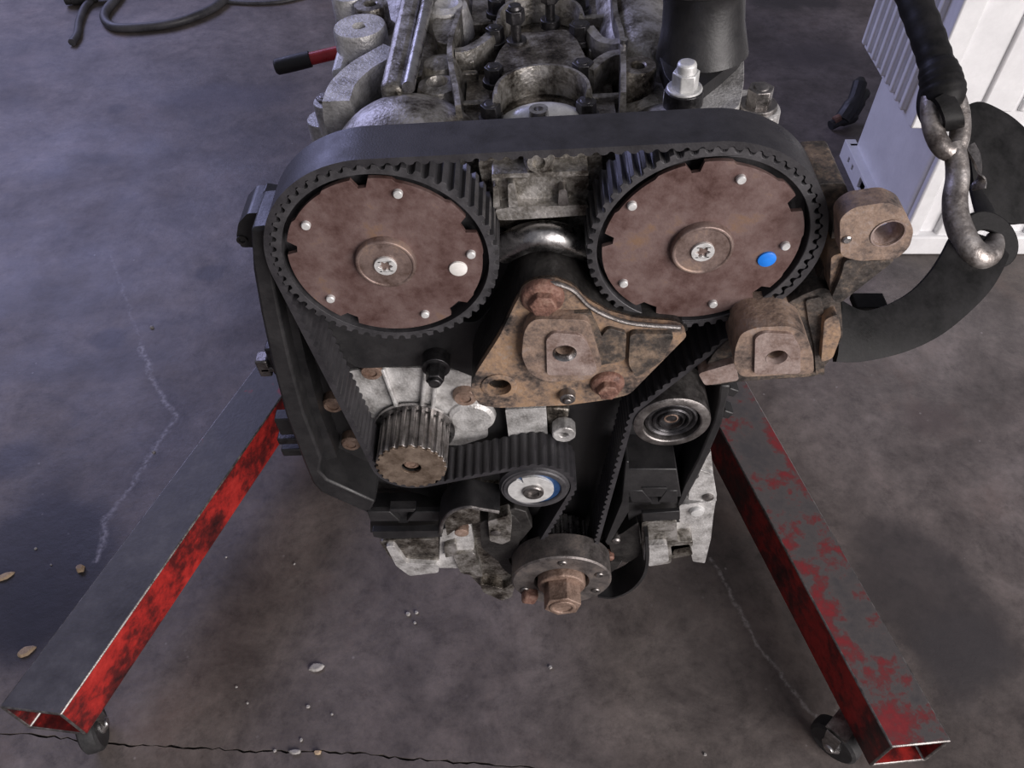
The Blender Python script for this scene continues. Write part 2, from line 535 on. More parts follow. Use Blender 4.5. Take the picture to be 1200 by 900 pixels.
    def build(self, name, mats, parent=None, bevel=0.0, smooth=True, angle=35, segs=2):
        me = bpy.data.meshes.new(name)
        me.from_pydata(self.v, [], self.f)
        bm = bmesh.new()
        bm.from_mesh(me)
        bmesh.ops.remove_doubles(bm, verts=bm.verts, dist=1e-6)
        bmesh.ops.recalc_face_normals(bm, faces=bm.faces)
        bm.to_mesh(me)
        bm.free()
        mats = [mats] if isinstance(mats, str) else mats
        for m in mats:
            me.materials.append(MATS[m])
        if len(mats) > 1 and len(me.polygons) == len(self.mi):
            for p, i in zip(me.polygons, self.mi):
                p.material_index = i
        if smooth:
            for p in me.polygons:
                p.use_smooth = True
            me.set_sharp_from_angle(angle=math.radians(angle))
        o = bpy.data.objects.new(name, me)
        COL.objects.link(o)
        o.parent = parent
        if bevel:
            b = o.modifiers.new('bevel', 'BEVEL')
            b.width = bevel
            b.segments = segs
            b.limit_method = 'ANGLE'
            b.angle_limit = math.radians(32)
            b.harden_normals = False
        return o


def circle(cx, cy, r, n=24, ph=0.0):
    return [(cx + r * math.cos(2 * math.pi * i / n + ph), cy + r * math.sin(2 * math.pi * i / n + ph)) for i in range(n)]


def rounded(poly, r, seg=4):
    """round the corners of an outline"""
    out = []
    n = len(poly)
    for i in range(n):
        p0, p1, p2 = (Vector(poly[(i + k) % n]) for k in (-1, 0, 1))
        a, b = p0 - p1, p2 - p1
        la, lb = a.length, b.length
        t = min(r, la * .45, lb * .45)
        A, B = p1 + a / la * t, p1 + b / lb * t
        for k in range(seg + 1):
            s = k / seg
            q = A * (1 - s) ** 2 + p1 * 2 * s * (1 - s) + B * s * s
            out.append((q.x, q.y))
    return out


def trace(pts, y):
    return [fr(px, py, y) for px, py in pts]


def empty(name, loc=(0, 0, 0), rot=(0, 0, 0)):
    o = bpy.data.objects.new(name, None)
    o.empty_display_size = 0.05
    o.location = loc
    o.rotation_euler = rot
    COL.objects.link(o)
    return o


def tag(o, label=None, cat=None, group=None, kind=None):
    if label:
        o['label'] = label
    if cat:
        o['category'] = cat
    if group:
        o['group'] = group
    if kind:
        o['kind'] = kind
    return o


def spline(pts, n=10):
    """Catmull-Rom through points"""
    P = [Vector(p) for p in pts]
    P = [P[0] * 2 - P[1]] + P + [P[-1] * 2 - P[-2]]
    out = []
    for i in range(1, len(P) - 2):
        for k in range(n):
            t = k / n
            a, b, c, d = P[i - 1], P[i], P[i + 1], P[i + 2]
            out.append(0.5 * ((2 * b) + (c - a) * t + (2 * a - 5 * b + 4 * c - d) * t * t + (3 * b - a - 3 * c + d) * t ** 3))
    out.append(P[-2])
    return out


def hexbolt(p, r, h, m, parent, axis=(0, -1, 0), flange=1.45, name='bolt', rot=0.3, dish=True):
    """hex head on a washer flange; p lies on the seat, axis points away from it"""
    mb = MB()
    p, a = Vector(p), Vector(axis).normalized()
    if flange:
        mb.cyl(p - a * 0.0015, p + a * h * .22, r * flange, r * flange * .96, 20)
    mb.cyl(p + a * h * .1, p + a * h, r, r, 6, rot=rot)
    if dish:
        mb.cyl(p + a * h * .9, p + a * h * 1.06, r * .70, r * .55, 16)
    return mb.build(name, m, parent, bevel=r * .08)


# ------------------------------------------------------------------ floor
def build_floor():
    # the slab is cracked near the camera: two pieces with a ragged open joint between them
    pts = [at_floor(*p) for p in [(-260, 850), (0, 858), (120, 869), (200, 874), (300, 879), (400, 881), (500, 889), (620, 899), (800, 912), (1000, 925), (1500, 950)]]
    pts = spline(pts, 14)
    pts[0].x, pts[-1].x = -6, 6
    zig_b = [(p.x, p.y + random.uniform(-.0016, .0016)) for p in pts]
    gap = [max(0.0004, random.uniform(.0006, .0026) * (1.0 if -.62 < p.x < .05 else .35)) for p in pts]
    zig_a = [(b[0], b[1] - g) for b, g in zip(zig_b, gap)]
    mb = MB()
    mb.prism(zig_b + [(6, 7), (-6, 7)], -0.08, 0.0, axis='z')
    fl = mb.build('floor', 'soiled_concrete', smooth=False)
    tag(fl, kind='structure')
    mb = MB()
    mb.prism(list(reversed(zig_a)) + [(-6, -5), (6, -5)], -0.08, -0.0006, axis='z')
    mb.build('slab', 'soiled_concrete', fl, smooth=False)
    mb = MB()
    mb.box((0, 1, -0.07), (12, 12, 0.02))
    mb.build('subsoil', 'soiled_concrete', fl, smooth=False)


build_floor()
mb = MB()
mb.box((0, 6.9, 1.5), (12, .2, 3.2))
tag(mb.build('wall_back', 'painted_wall', smooth=False), kind='structure')

# ------------------------------------------------------------------ engine
engine = empty('engine', ORG, (0, -ROLL, 0))
tag(engine, 'dirty aluminium car engine on red stand with exposed timing belt and two cam sprockets', 'engine')

# --- timing belt and its pulleys
CL, CR = (-0.0940, 0.0034), (0.0950, 0.0035)
RC = 0.0692
WP = fr(482, 547, -0.004)
RW = 0.0296
IDL = fr(787, 493, -0.002)
RI = 0.0290
TEN = fr(627, 573, -0.004)
RT = 0.0300
CK = fr(658, 680, -0.022)
RK = 0.0285
BT = 0.0030      # belt thickness
Y0, Y1 = -0.003, 0.0295


def belt_path():
    loop = [(CL, RC, 1), (CR, RC, 1), (IDL, RI + BT, -1), (CK, RK, 1), (TEN, RT + BT, -1), (WP, RW, 1)]
    n = len(loop)
    segs = []
    for i in range(n):
        (c0, r0, s0), (c1, r1, s1) = loop[i], loop[(i + 1) % n]
        D = Vector(c1) - Vector(c0)
        th = math.atan2(D.y, D.x)
        ph = th + math.acos((s0 * r0 - s1 * r1) / D.length)
        nl = Vector((math.cos(ph), math.sin(ph)))
        segs.append((Vector(c0) + nl * s0 * r0, Vector(c1) + nl * s1 * r1, ph))
    path = []
    marks = []
    for i in range(n):
        c, r, s = loop[i]
        ph0, ph1 = segs[i - 1][2], segs[i][2]
        # the normal turns clockwise (-) for inside pulleys, the other way for outside ones
        d = ph1 - ph0
        while s > 0 and d > 0:
            d -= 2 * math.pi
        while s > 0 and d < -2 * math.pi:
            d += 2 * math.pi
        while s < 0 and d < 0:
            d += 2 * math.pi
        while s < 0 and d > 2 * math.pi:
            d -= 2 * math.pi
        k = max(4, int(abs(d) / 0.03))
        marks.append(len(path))
        for j in range(k + 1):
            a = ph0 + d * j / k
            nl = Vector((math.cos(a), math.sin(a)))
            path.append((Vector(c) + nl * s * r, nl))
        p0, p1, ph = segs[i]
        nl = Vector((math.cos(ph), math.sin(ph)))
        k = max(2, int((p1 - p0).length / 0.002))
        for j in range(1, k):
            path.append((p0.lerp(p1, j / k), nl))
    return path, marks


def build_belt():
    path, marks = belt_path()
    acc = [0.0]
    for a, b in zip(path, path[1:] + path[:1]):
        acc.append(acc[-1] + (b[0] - a[0]).length)
    total = acc[-1]
    N = round(total / 0.008)
    pitch = total / N
    K = 10
    M = N * K
    prof = [0, 0, .0004, .0014, .0018, .0020, .0020, .0018, .0014, .0004]
    mb = MB()
    vs, fs = [], []
    j = 0
    for q in range(M):
        s = total * q / M
        while acc[j + 1] < s:
            j += 1
        t = (s - acc[j]) / max(1e-9, acc[j + 1] - acc[j])
        a, b = path[j], path[(j + 1) % len(path)]
        p = a[0].lerp(b[0], t)
        nl = a[1].lerp(b[1], t).normalized()
        h = prof[q % K]
        o, i = p + nl * BT, p - nl * h
        vs += [(o.x, Y0, o.y), (o.x, Y1, o.y), (i.x, Y1, i.y), (i.x, Y0, i.y)]
    for q in range(M):
        r = (q + 1) % M
        for k in range(4):
            l = (k + 1) % 4
            fs.append((q * 4 + k, q * 4 + l, r * 4 + l, r * 4 + k))
    mb._add(vs, fs)
    o = mb.build('timing_belt', 'belt_rubber', engine, angle=40)
    tag(o, 'black toothed timing belt')
    # angular phase of the belt teeth on every pulley
    ph = []
    for m_i in marks:
        s = acc[m_i]
        k = math.ceil(s / pitch - .6)
        off = (k + 0.55) * pitch - s            # arc length to the first belt tooth after the pulley starts
        ph.append((math.atan2(path[m_i][1].y, path[m_i][1].x), off))
    return ph


phases = build_belt()


def gear(c, r, n, phase, depth=.0036, wide=.40):
    """outline of a toothed pulley; phase: angle of one groove centre"""
    out = []
    st = 2 * math.pi / n
    for i in range(n):
        a = phase + i * st
        g = st * (1 - wide) / 2
        for da, rr in ((-g, r - .0004), (-g * .72, r - depth * .8), (-g * .3, r - depth), (g * .3, r - depth), (g * .72, r - depth * .8), (g, r - .0004)):
            out.append((c[0] + rr * math.cos(a + da), c[1] + rr * math.sin(a + da)))
    return out


def cam_sprocket(c, ph, rivets, notches, dot, dotmat, lab, stain_seed):
    n = 54
    mb = MB()
    mb.prism(gear(c, RC - .0005, n, ph[0] - ph[1] / RC), -0.0022, 0.0300, holes=[circle(c[0], c[1], 0.0622, 72)])
    sp = mb.build('cam_sprocket', 'sprocket_black', engine, bevel=.0004, segs=1)
    tag(sp, lab)
    mb = MB()
    mb.lathe((c[0], 0, c[1]), [(0.0, 0.010), (0.0630, 0.010), (0.0630, 0.026), (0, 0.026)], n=64)
    mb.build('backing_plate', 'sprocket_black', sp)
    # disc with notched rim
    out = []
    m = 144
    for i in range(m):
        a = 2 * math.pi * i / m
        deg = math.degrees(a)
        r = 0.0590
        for (nd, hw, dp) in notches:
            dd = abs((deg - nd + 180) % 360 - 180)
            if dd < hw:
                r -= dp
        out.append((c[0] + r * math.cos(a), c[1] + r * math.sin(a)))
    mb = MB()
    mb.prism(out, -0.0015, 0.0015)
    mb.lathe((c[0], 0, c[1]), [(0.0, .0), (.045, .0), (.045, .011), (0.0, .011)], n=40)
    mb.build('disc', 'rusty_plate', sp, bevel=.0008)
    # stepped hub washer and torx bolt
    mb = MB()
    mb.lathe((c[0], 0, c[1]), [(0.0185, 0.0), (0.0185, -.0050), (0.0178, -.0062), (0.0165, -.0064), (0.0160, -.0058), (0.0, -.0058)], n=48)
    mb.build('hub_washer', 'rusty_washer', sp, bevel=.0003)
    mb = MB()
    star = []
    for i in range(24):
        a = 2 * math.pi * i / 24
        star.append((c[0] + (0.0036 + .0009 * math.cos(6 * a)) * math.cos(a), c[1] + (0.0036 + .0009 * math.cos(6 * a)) * math.sin(a)))
    mb.prism(circle(c[0], c[1], 0.0068, 30), -0.0075, -0.0050, holes=[star])
    mb.lathe((c[0], 0, c[1]), [(0.0, -.0054), (0.0050, -.0054), (0.0050, -.0048)], n=16)
    mb.build('torx_bolt', 'zinc_bright', sp, bevel=.0003)
    for px, py in rivets:
        x, z = fr(px, py, -.004)
        mb = MB()
        mb.lathe((x, 0, z), [(0.0028, -.0010), (0.0027, -.0036), (0.0022, -.0042), (0.0, -.0043)], n=16)
        mb.build('rivet', 'zinc_bright', sp)
    x, z = fr(*dot, -.0030)
    mb = MB()
    mb.lathe((x, 0, z), [(0.0056, -.0012), (0.0055, -.0027), (0.0050, -.0030), (0.0, -.0031)], n=26)
    d = mb.build('paint_dot', dotmat, sp)
    tag(d, 'white paint mark' if 'white' in dotmat else 'blue paint mark')
    x, z = fr(dot[0] - 10 if 'blue' in dotmat else dot[0] + 6, dot[1] - (3 if 'blue' in dotmat else 18), -.0006)
    return sp


NOTCH = [(96, 4.0, .006), (24, 5.0, .006), (168, 4.0, .006), (312, 6.0, .005), (236, 5.0, .005),
         (60, 16, .0016), (132, 14, .0012), (345, 16, .0008)]
cam_sprocket(CL, phases[0], [(466, 229), (358, 266), (552, 300), (387, 352), (498, 370)],
             NOTCH, (537, 316), 'white_paint_dot', 'cam sprocket with a white paint dot', 1)
cam_sprocket(CR, phases[1], [(869, 212), (741, 243), (921, 290), (731, 334), (836, 358)],
             [((a + 4) % 360, w, d) for a, w, d in NOTCH], (899, 305), 'blue_paint_dot', 'cam sprocket with a blue paint dot', 2)

# --- water pump sprocket
ph = phases[5]
mb = MB()
NW = 23
mb.prism(gear(WP, RW - .0003, NW, ph[0] - ph[1] / RW, depth=.0026), -0.003, 0.033, holes=[circle(WP[0], WP[1], .0085, 24)])
wps = mb.build('water_pump_sprocket', 'dull_steel', engine, bevel=.0004, segs=1)
mb = MB()
mb.prism(gear(WP, RW - .0008, NW, ph[0] - ph[1] / RW, depth=.0024), -0.0048, -0.0028, holes=[circle(WP[0], WP[1], .0080, 24)])
mb.build('face_plate', 'sprocket_bronze', wps, bevel=.0003)
mb = MB()
mb.lathe((WP[0], 0, WP[1]), [(.0285, .0325), (.0335, .0325), (.0335, .0350), (.0285, .0350)], n=48, close=True)
mb.build('rear_flange', 'steel', wps)
mb = MB()
mb.lathe((WP[0], 0, WP[1]), [(.0078, -.0012), (.0062, -.0012), (.0056, .006), (.0, .006)], n=24)
mb.lathe((WP[0], 0, WP[1]), [(.0050, -.0020), (.0036, -.0020), (.0036, .006), (.0050, .006)], n=20, close=True)
mb.build('shaft_end', 'rust_bolt_brown', wps)

# --- idler pulley
mb = MB()
c = (IDL[0], 0, IDL[1])
mb.lathe(c, [(.0205, .003), (.0215, -.0045), (.0225, -.0052), (.0270, -.0052), (.0288, -.0040), (.0290, -.002), (.0290, .031), (.0205, .031)], n=56, close=True)
idl = mb.build('idler_pulley', 'dull_steel', engine)
mb = MB()
mb.lathe(c, [(.0206, .001), (.0196, -.0016), (.0180, -.0024), (.0168, -.0016), (.0160, .000), (.0146, .000), (.0140, -.0022), (.0128, -.0030), (.0118, -.0020), (.0112, .0005),
             (.0105, .0005), (.0100, -.0015), (.0092, -.0028), (.0085, -.0028), (.0080, .0005), (.0, .0005)], n=48)
mb.build('bearing', 'dark_steel', idl)
mb = MB()
mb.lathe(c, [(.0056, .001), (.0054, .0000), (.0044, -.0004), (.0040, .0010), (.0, .0010)], n=20)
mb.build('bolt', 'rust_bolt_brown', idl)

# --- tensioner
mb = MB()
c = (TEN[0], 0, TEN[1])
mb.lathe(c, [(.021, .0005), (.0215, -.0042), (.0225, -.0052), (.0262, -.0052), (.0272, -.0040), (.0282, -.0040), (.0290, -.0020), (.0300, -.001), (.0300, .031), (.021, .031)], n=56, close=True)
ten = mb.build('belt_tensioner', 'sprocket_black', engine)
mb = MB()
mb.lathe(c, [(.0212, .002), (.0212, -.0035), (.0, -.0035)], n=48)
t = mb.build('seal_ring', 'blue_ring', ten)
tc_ = (TEN[0] - .0035, TEN[1] + .0015)
mb = MB()
star = circle(tc_[0], tc_[1], .0190, 60)
out = []
for i in range(72):
    a = 2 * math.pi * i / 72
    deg = math.degrees(a)
    r = .0192
    dd = abs((deg - 118 + 180) % 360 - 180)
    if dd < 6:
        r -= .0065
    out.append((tc_[0] + r * math.cos(a), tc_[1] + r * math.sin(a)))
mb.prism(out, -.0062, -.0034)
t = mb.build('adjuster_plate', 'zinc_bright', ten, bevel=.0006)
tag(t, 'bright silver notched plate')
mb = MB()
bc = (tc_[0] + .002, tc_[1] - .001)
mb.lathe((bc[0], 0, bc[1]), [(.0088, -.006), (.0088, -.0085), (.0080, -.0095), (.0052, -.0095), (.0048, -.0070), (.0, -.0070)], n=28)
mb.build('bolt', 'dull_steel', ten)
mb = MB()
mb.prism(trace([(603, 596), (617, 600), (624, 618), (606, 640), (575, 618), (583, 602)], .002), .002, .012)
mb.build('base_arm', 'dark_iron', ten, bevel=.001)

# --- crank hub
ph = phases[3]
mb = MB()
mb.prism(gear(CK, RK - .0003, 22, ph[0] - ph[1] / RK, depth=.0027), .0, .034)
ck = mb.build('crank_sprocket', 'steel', engine, bevel=.0004, segs=1)
mb = MB()
c = (CK[0], 0, CK[1])
mb.lathe(c, [(.0250, -.0120), (.0250, -.0210), (.0262, -.0235), (.0455, -.0235), (.0470, -.0220), (.0470, .0010), (.0455, .0025), (.0250, .0025)], n=64, close=True)
mb.lathe(c, [(.0, -.0125), (.0255, -.0125), (.0255, .001), (.0, .001)], n=40)
hub = mb.build('crank_hub', 'hub_steel', ck, angle=28)
for a in (88, 200, 330, 20):
    x, z = CK[0] + .0375 * math.cos(math.radians(a)), CK[1] + .0375 * math.sin(math.radians(a))
    mb = MB()
    mb.lathe((x, 0, z), [(.0042, -.0230), (.0042, -.0247), (.0034, -.0255), (.0018, -.0255), (.0016, -.0240), (.0, -.0240)], n=16)
    mb.build('screw', 'dull_steel', ck)
mb = MB()
mb.lathe(c, [(.0225, -.012), (.0225, -.027), (.0215, -.029), (.0, -.029)], n=40)
mb.cyl((CK[0], -.027, CK[1]), (CK[0], -.049, CK[1]), .0178, .0178, 6, rot=.25)
mb.lathe(c, [(.0128, -.0488), (.0122, -.0505), (.0088, -.0505), (.0080, -.0470), (.0, -.0470)], n=30)
mb.build('crank_bolt', 'rust_bolt_brown', ck, bevel=.0009)
mb = MB()
a = math.radians(205)
x, z = CK[0] + .034 * math.cos(a), CK[1] + .034 * math.sin(a)
mb.box((x, -.027, z - .006), (.014, .012, .016), Matrix.Rotation(.3, 3, 'Y'))
mb.build('locating_lug', 'rust_red', ck, bevel=.003)

# --- cylinder block
blk = trace([(345, 340), (352, 470), (385, 555), (455, 598), (470, 640), (530, 655), (600, 690), (700, 690), (735, 650), (800, 640), (815, 560), (832, 480), (870, 400), (880, 330)], .052)
mb = MB()
mb.prism(blk, .052, .47)
mb.build('cylinder_block', 'dark_iron', engine, bevel=.004)

# --- rear belt cover (black plastic) with raised rim
rim_px = [(294, 268), (297, 320), (306, 370), (318, 425), (335, 488), (355, 540), (366, 566), (376, 577), (405, 590), (432, 602)]
rim = trace(rim_px, .004)
inner = [fr(px + (22 if py < 560 else 8), py - (2 if py < 560 else 14), .004) for px, py in rim_px]
cov_poly = rim + trace([(560, 600), (600, 640), (700, 650), (735, 600), (800, 596), (822, 545), (846, 495), (852, 455), (880, 380), (880, 300), (600, 230), (400, 240)], .040)
mb = MB()
mb.prism(cov_poly, .040, .050)
cover = mb.build('rear_belt_cover', 'black_plastic', engine, bevel=.001)
mb = MB()
mb.prism(rim + list(reversed(inner)), .004, .042)
mb.build('rim', 'black_plastic', cover, bevel=.002)
# a second step inside the rim
mid = [fr(px + (40 if py < 560 else 10), py - (4 if py < 560 else 26), .020) for px, py in rim_px]
mid0 = [fr(px + (22 if py < 560 else 8), py - (2 if py < 560 else 14), .020) for px, py in rim_px]
mb = MB()
mb.prism(mid0[1:] + list(reversed(mid[1:])), .020, .042)
mb.build('inner_rib', 'black_plastic', cover, bevel=.002)
# tab at the upper corner
mb = MB()
mb.prism(rounded(trace([(279, 262), (290, 250), (316, 249), (316, 290), (283, 290), (277, 278)], .022), .002), .022, .050)
mb.build('corner_tab', 'black_plastic', cover, bevel=.0015)
x, z = fr(284, 281, .0215)
mb = MB()
mb.lathe((x, 0, z), [(.0035, .0222), (.0035, .0205), (.0018, .0205), (.0018, .0222)], n=16, close=True)
mb.build('eyelet', 'dark_iron', cover)
# bottom skirt of the cover: flat face with a V-shaped clip
def skirt(xa, xb, ya, yb, y, nx0, nx1, name):
    mb = MB()
    mb.prism(trace([(xa, ya), (nx0, ya), (nx0 + 12, yb), (xa + 4, yb)], y), y, y + .006)
    mb.prism(trace([(nx1, ya), (xb, ya), (xb, yb), (nx1 - 10, yb)], y), y, y + .006)
    mb.build(name, 'black_plastic', cover, bevel=.0008)
    mb = MB()
    mb.prism(trace([(nx0 - 1, ya - 3), (nx1 + 1, ya - 3), (nx1 - 8, yb + 2), (nx0 + 10, yb + 2)], y + .006), y + .006, y + .010)
    mb.prism(trace([(nx0 - 1, ya - 3), (nx1 + 1, ya - 3), (nx1 - 1, ya), (nx0 + 2, ya)], y - .001), y - .001, y + .008)
    mb.build('clip', 'black_plastic', cover, bevel=.0006)
skirt(430, 517, 600, 611, .002, 457, 486, 'skirt')
skirt(736, 794, 575, 589, .004, 753, 781, 'skirt')
# deck of the lower pulley box (plane facing up)
mb = MB()
mb.prism(trace([(733, 541), (792, 541), (797, 574), (735, 574)], .012), .0045, .044)
mb.build('skirt_deck', 'black_plastic', cover, bevel=.001)
mb = MB()
mb.prism(trace([(733, 541), (737, 541), (737, 600), (713, 640), (709, 636), (728, 590)], .004), .004, .042)
mb.build('belt_guard', 'black_plastic', cover, bevel=.001)
mb = MB()
mb.prism(trace([(735, 589), (797, 587), (797, 612), (737, 612)], .016), .016, .044)
mb.build('lower_panel', 'black_plastic', cover)
mb = MB()
mb.prism(trace([(752, 602), (797, 599), (797, 609), (753, 611)], .003), .003, .007)
mb.build('ledge', 'black_plastic', cover, bevel=.0008)
# outer edge on the idler side
mb = MB()
e = [(856, 452), (850, 478), (846, 497), (826, 543), (815, 565), (800, 592), (794, 592), (806, 560), (818, 538), (836, 495), (842, 470), (844, 452)]
mb.prism(trace(e, .006), .006, .046)
mb.build('rim', 'black_plastic', cover, bevel=.0015)
for px, py in ((857, 458), (851, 484), (811, 558)):
    x, z = fr(px, py, .012)
    mb = MB()
    mb.box((x, .016, z), (.009, .012, .008), Matrix.Rotation(.5, 3, 'Y'))
    mb.build('clip', 'black_plastic', cover, bevel=.001)
# bridge panel below the cam sprocket, above the water pump
mb = MB()
mb.prism(rounded(trace([(372, 372), (560, 378), (600, 330), (588, 440), (560, 444), (520, 428), (420, 432), (400, 420)], .030), .006), .030, .046)
mb.build('upper_panel', 'black_plastic', cover, bevel=.001)

# little connectors on the outside of the cover
for px, py, w, h, m in ((309, 432, .010, .018, 'dull_steel'), (320, 424, .006, .030, 'dark_steel'), (322, 433, .024, .005, 'dull_steel'),
                        (337, 500, .018, .022, 'black_plastic'), (340, 517, .022, .008, 'dark_steel'), (342, 530, .018, .010, 'black_plastic')):
    x, z = fr(px, py, .045)
    mb = MB()
    mb.box((x, .050, z), (w, .012, h))
    mb.build('cable_clip', m, cover, bevel=.0015)
for px, py in ((390, 477), (411, 522)):
    x, z = fr(px, py, .030)
    mb = MB()
    mb.lathe((x, 0, z), [(.0085, .040), (.0085, .032), (.0070, .030), (.0045, .030), (.0045, .0315), (.0, .0315)], n=20)
    mb.build('bolt', 'rust_bolt_brown', cover)

# --- water pump housing with ribs
mb = MB()
mb.prism(rounded(trace([(406, 436), (430, 431), (508, 431), (548, 436), (570, 460), (572, 512), (540, 522), (440, 520), (412, 500)], .038), .004), .038, .052)
wph = mb.build('water_pump_housing', 'clean_aluminium', engine, bevel=.0015)
for a, b_ in (((448, 433), (470, 492)), ((499, 433), (492, 500)), ((512, 432), (505, 500))):
    p, q = fr(*a, .034), fr(*b_, .034)
    d = Vector((q[0] - p[0], 0, q[1] - p[1]))
    mb = MB()
    mb.box(((p[0] + q[0]) / 2, .037, (p[1] + q[1]) / 2), (d.length, .008, .0035), Matrix.Rotation(-math.atan2(d.z, d.x), 3, 'Y'))
    mb.build('rib', 'clean_aluminium', wph, bevel=.0012)
mb = MB()
x, z = fr(553, 492, .034)
mb.lathe((x, 0, z), [(.021, .044), (.019, .036), (.016, .0335), (.0, .0325)], n=30)
mb.build('boss', 'clean_aluminium', wph)
for px, py, r in ((435, 437, .0075), (545, 467, .0085)):
    x, z = fr(px, py, .033)
    mb = MB()
    mb.lathe((x, 0, z), [(r * 1.2, .040), (r * 1.2, .035), (r, .0325), (r * .6, .0325), (r * .6, .034), (.0, .034)], n=20)
    mb.build('bolt', 'rust_bolt_brown', wph)
x, z = fr(511, 430, .020)
mb = MB()
mb.cyl((x, .040, z), (x, .018, z), .0105, .0105, 22)
mb.cyl((x, .018, z), (x, .006, z), .0075, .0068, 6)
mb.cyl((x, .006, z), (x, .003, z), .0050, .0045, 16)
mb.build('stud', 'dark_steel', wph, bevel=.0006)
# pale housing piece and eyelet beside it
mb = MB()
mb.prism(rounded(trace([(592, 480), (640, 478), (642, 512), (596, 513)], .030), .002), .030, .050)
mb.build('pump_flange', 'clean_aluminium', wph, bevel=.001)
mb = MB()
mb.prism(trace([(640, 478), (668, 480), (664, 500), (643, 512)], .034), .034, .050)
mb.build('flange_web', 'oily_aluminium', wph, bevel=.002)
x, z = fr(661, 510, .022)
mb = MB()
mb.prism(circle(x, z, .0100, 10, .2), .022, .034, holes=[circle(x, z, .0032, 14)])
mb.build('lug', 'clean_aluminium', wph, bevel=.001)

# --- central engine mount bracket
yb = -0.012
out = trace([(604, 356), (612, 341), (626, 333), (650, 331), (672, 340), (690, 358), (715, 371), (745, 379), (797, 383), (806, 393), (738, 462), (716, 468), (664, 475), (585, 478), (562, 475), (551, 458), (557, 438), (585, 395)], yb)
hole_b = fr(585, 452, yb)
h = fr(662, 413, -.023)
mb = MB()
mb.prism(rounded(out, .004), yb, yb + .007, holes=[circle(hole_b[0], hole_b[1], .0085, 24), circle(h[0], h[1], .0070, 24)])
br = mb.build('centre_mount_bracket', ['rusty_bracket'], engine, bevel=.0025, segs=3)
mb = MB()
mb.prism(rounded(out, .004), yb + .005, .050, holes=[circle(hole_b[0], hole_b[1], .0085, 24), circle(h[0], h[1], .0070, 24)])
mb.build('bracket_body', 'dark_iron', br, bevel=.002)
tag(br, 'rusty triangular engine mount bracket')
mb = MB()
mb.lathe((hole_b[0], 0, hole_b[1]), [(.0125, yb + .003), (.0125, yb - .0010), (.0115, yb - .0014), (.0085, yb - .0014), (.0085, yb + .003)], n=30, close=True)
mb.lathe((hole_b[0], 0, hole_b[1]), [(.0, yb + .012), (.0088, yb + .012), (.0088, yb + .02)], n=24)
mb.build('hole_collar', 'rusty_bracket', br)
# raised boss and ground pad with a through hole
mb = MB()
front = rounded(trace([(614, 388), (624, 374), (690, 375), (706, 432), (692, 445), (640, 448), (620, 438), (611, 418)], -.021), .006)
h = fr(662, 413, -.023)
mb.prism(front, -.021, -.008, holes=[circle(h[0], h[1], .0078, 28)])
mb.build('boss', 'brown_boss', br, bevel=.003, segs=3)
mb = MB()
mb.prism(rounded(trace([(640, 398), (648, 390), (680, 393), (688, 402), (700, 434), (694, 440), (641, 440)], -.0235), .003), -.0235, -.019, holes=[circle(h[0], h[1], .0074, 28)])
mb.build('ground_pad', 'worn_pad', br, bevel=.0008)
mb = MB()
mb.lathe((h[0], 0, h[1]), [(.0076, -.0241), (.0060, -.0208), (.0058, -.0195), (.0078, -.0195)], n=28, close=True)
mb.build('bush', 'steel', br)
mb = MB()
mb.lathe((h[0], 0, h[1]), [(.0059, -.0200), (.0059, .049), (.0072, .049), (.0072, -.0200)], n=28, close=True)
mb.build('bore', 'brown_boss', br)
# sooty shoulder blocks on the bracket
mb = MB()
mb.prism(rounded(trace([(640, 368), (692, 366), (706, 396), (716, 424), (704, 428), (688, 380), (650, 378)], -.015), .002), -.0155, -.008)
mb.build('shoulder', 'sooty_bracket', br, bevel=.0015)
mb = MB()
mb.prism(rounded(trace([(738, 388), (790, 389), (776, 420), (745, 440), (736, 424)], -.014), .004), -.0165, -.010)
mb.build('web', 'sooty_bracket', br, bevel=.002)
mb = MB()
mb.prism(rounded(trace([(712, 382), (734, 388), (732, 420), (708, 425), (700, 398)], -.013), .003), -.0150, -.010)
mb.build('web', 'sooty_bracket', br, bevel=.002)
# machined edge line along the upper rim
edge = [Vector((p[0], yb - .0004, p[1])) for p in trace([(640, 331), (656, 333), (673, 341), (690, 358), (715, 371), (745, 379), (797, 383)], yb)]
mb = MB()
mb.tube(spline(edge, 6), .0016, 8)
mb.build('upper_edge', 'dull_steel', br)
for px, py, r in ((636, 350, .0135), (712, 451, .0118)):
    x, z = fr(px, py, yb - .002)
    mb = MB()
    mb.lathe((x, 0, z), [(r, yb + .002), (r, yb - .0015), (r * .93, yb - .0035), (r * .70, yb - .0050), (.0, yb - .0050)], n=30)
    mb.cyl((x, yb - .004, z), (x, yb - .0100, z), r * .68, r * .64, 6, rot=.9)
    mb.build('bolt', 'rust_red', br, bevel=.0008)
x, z = fr(665, 466, yb - .004)
mb = MB()
mb.cyl((x, yb + .004, z), (x, yb - .006, z), .0062, .0055, 16)
mb.cyl((x, yb - .004, z), (x, yb - .0085, z), .0034, .0026, 14)
mb.build('pin', 'dull_steel', br, bevel=.0006)

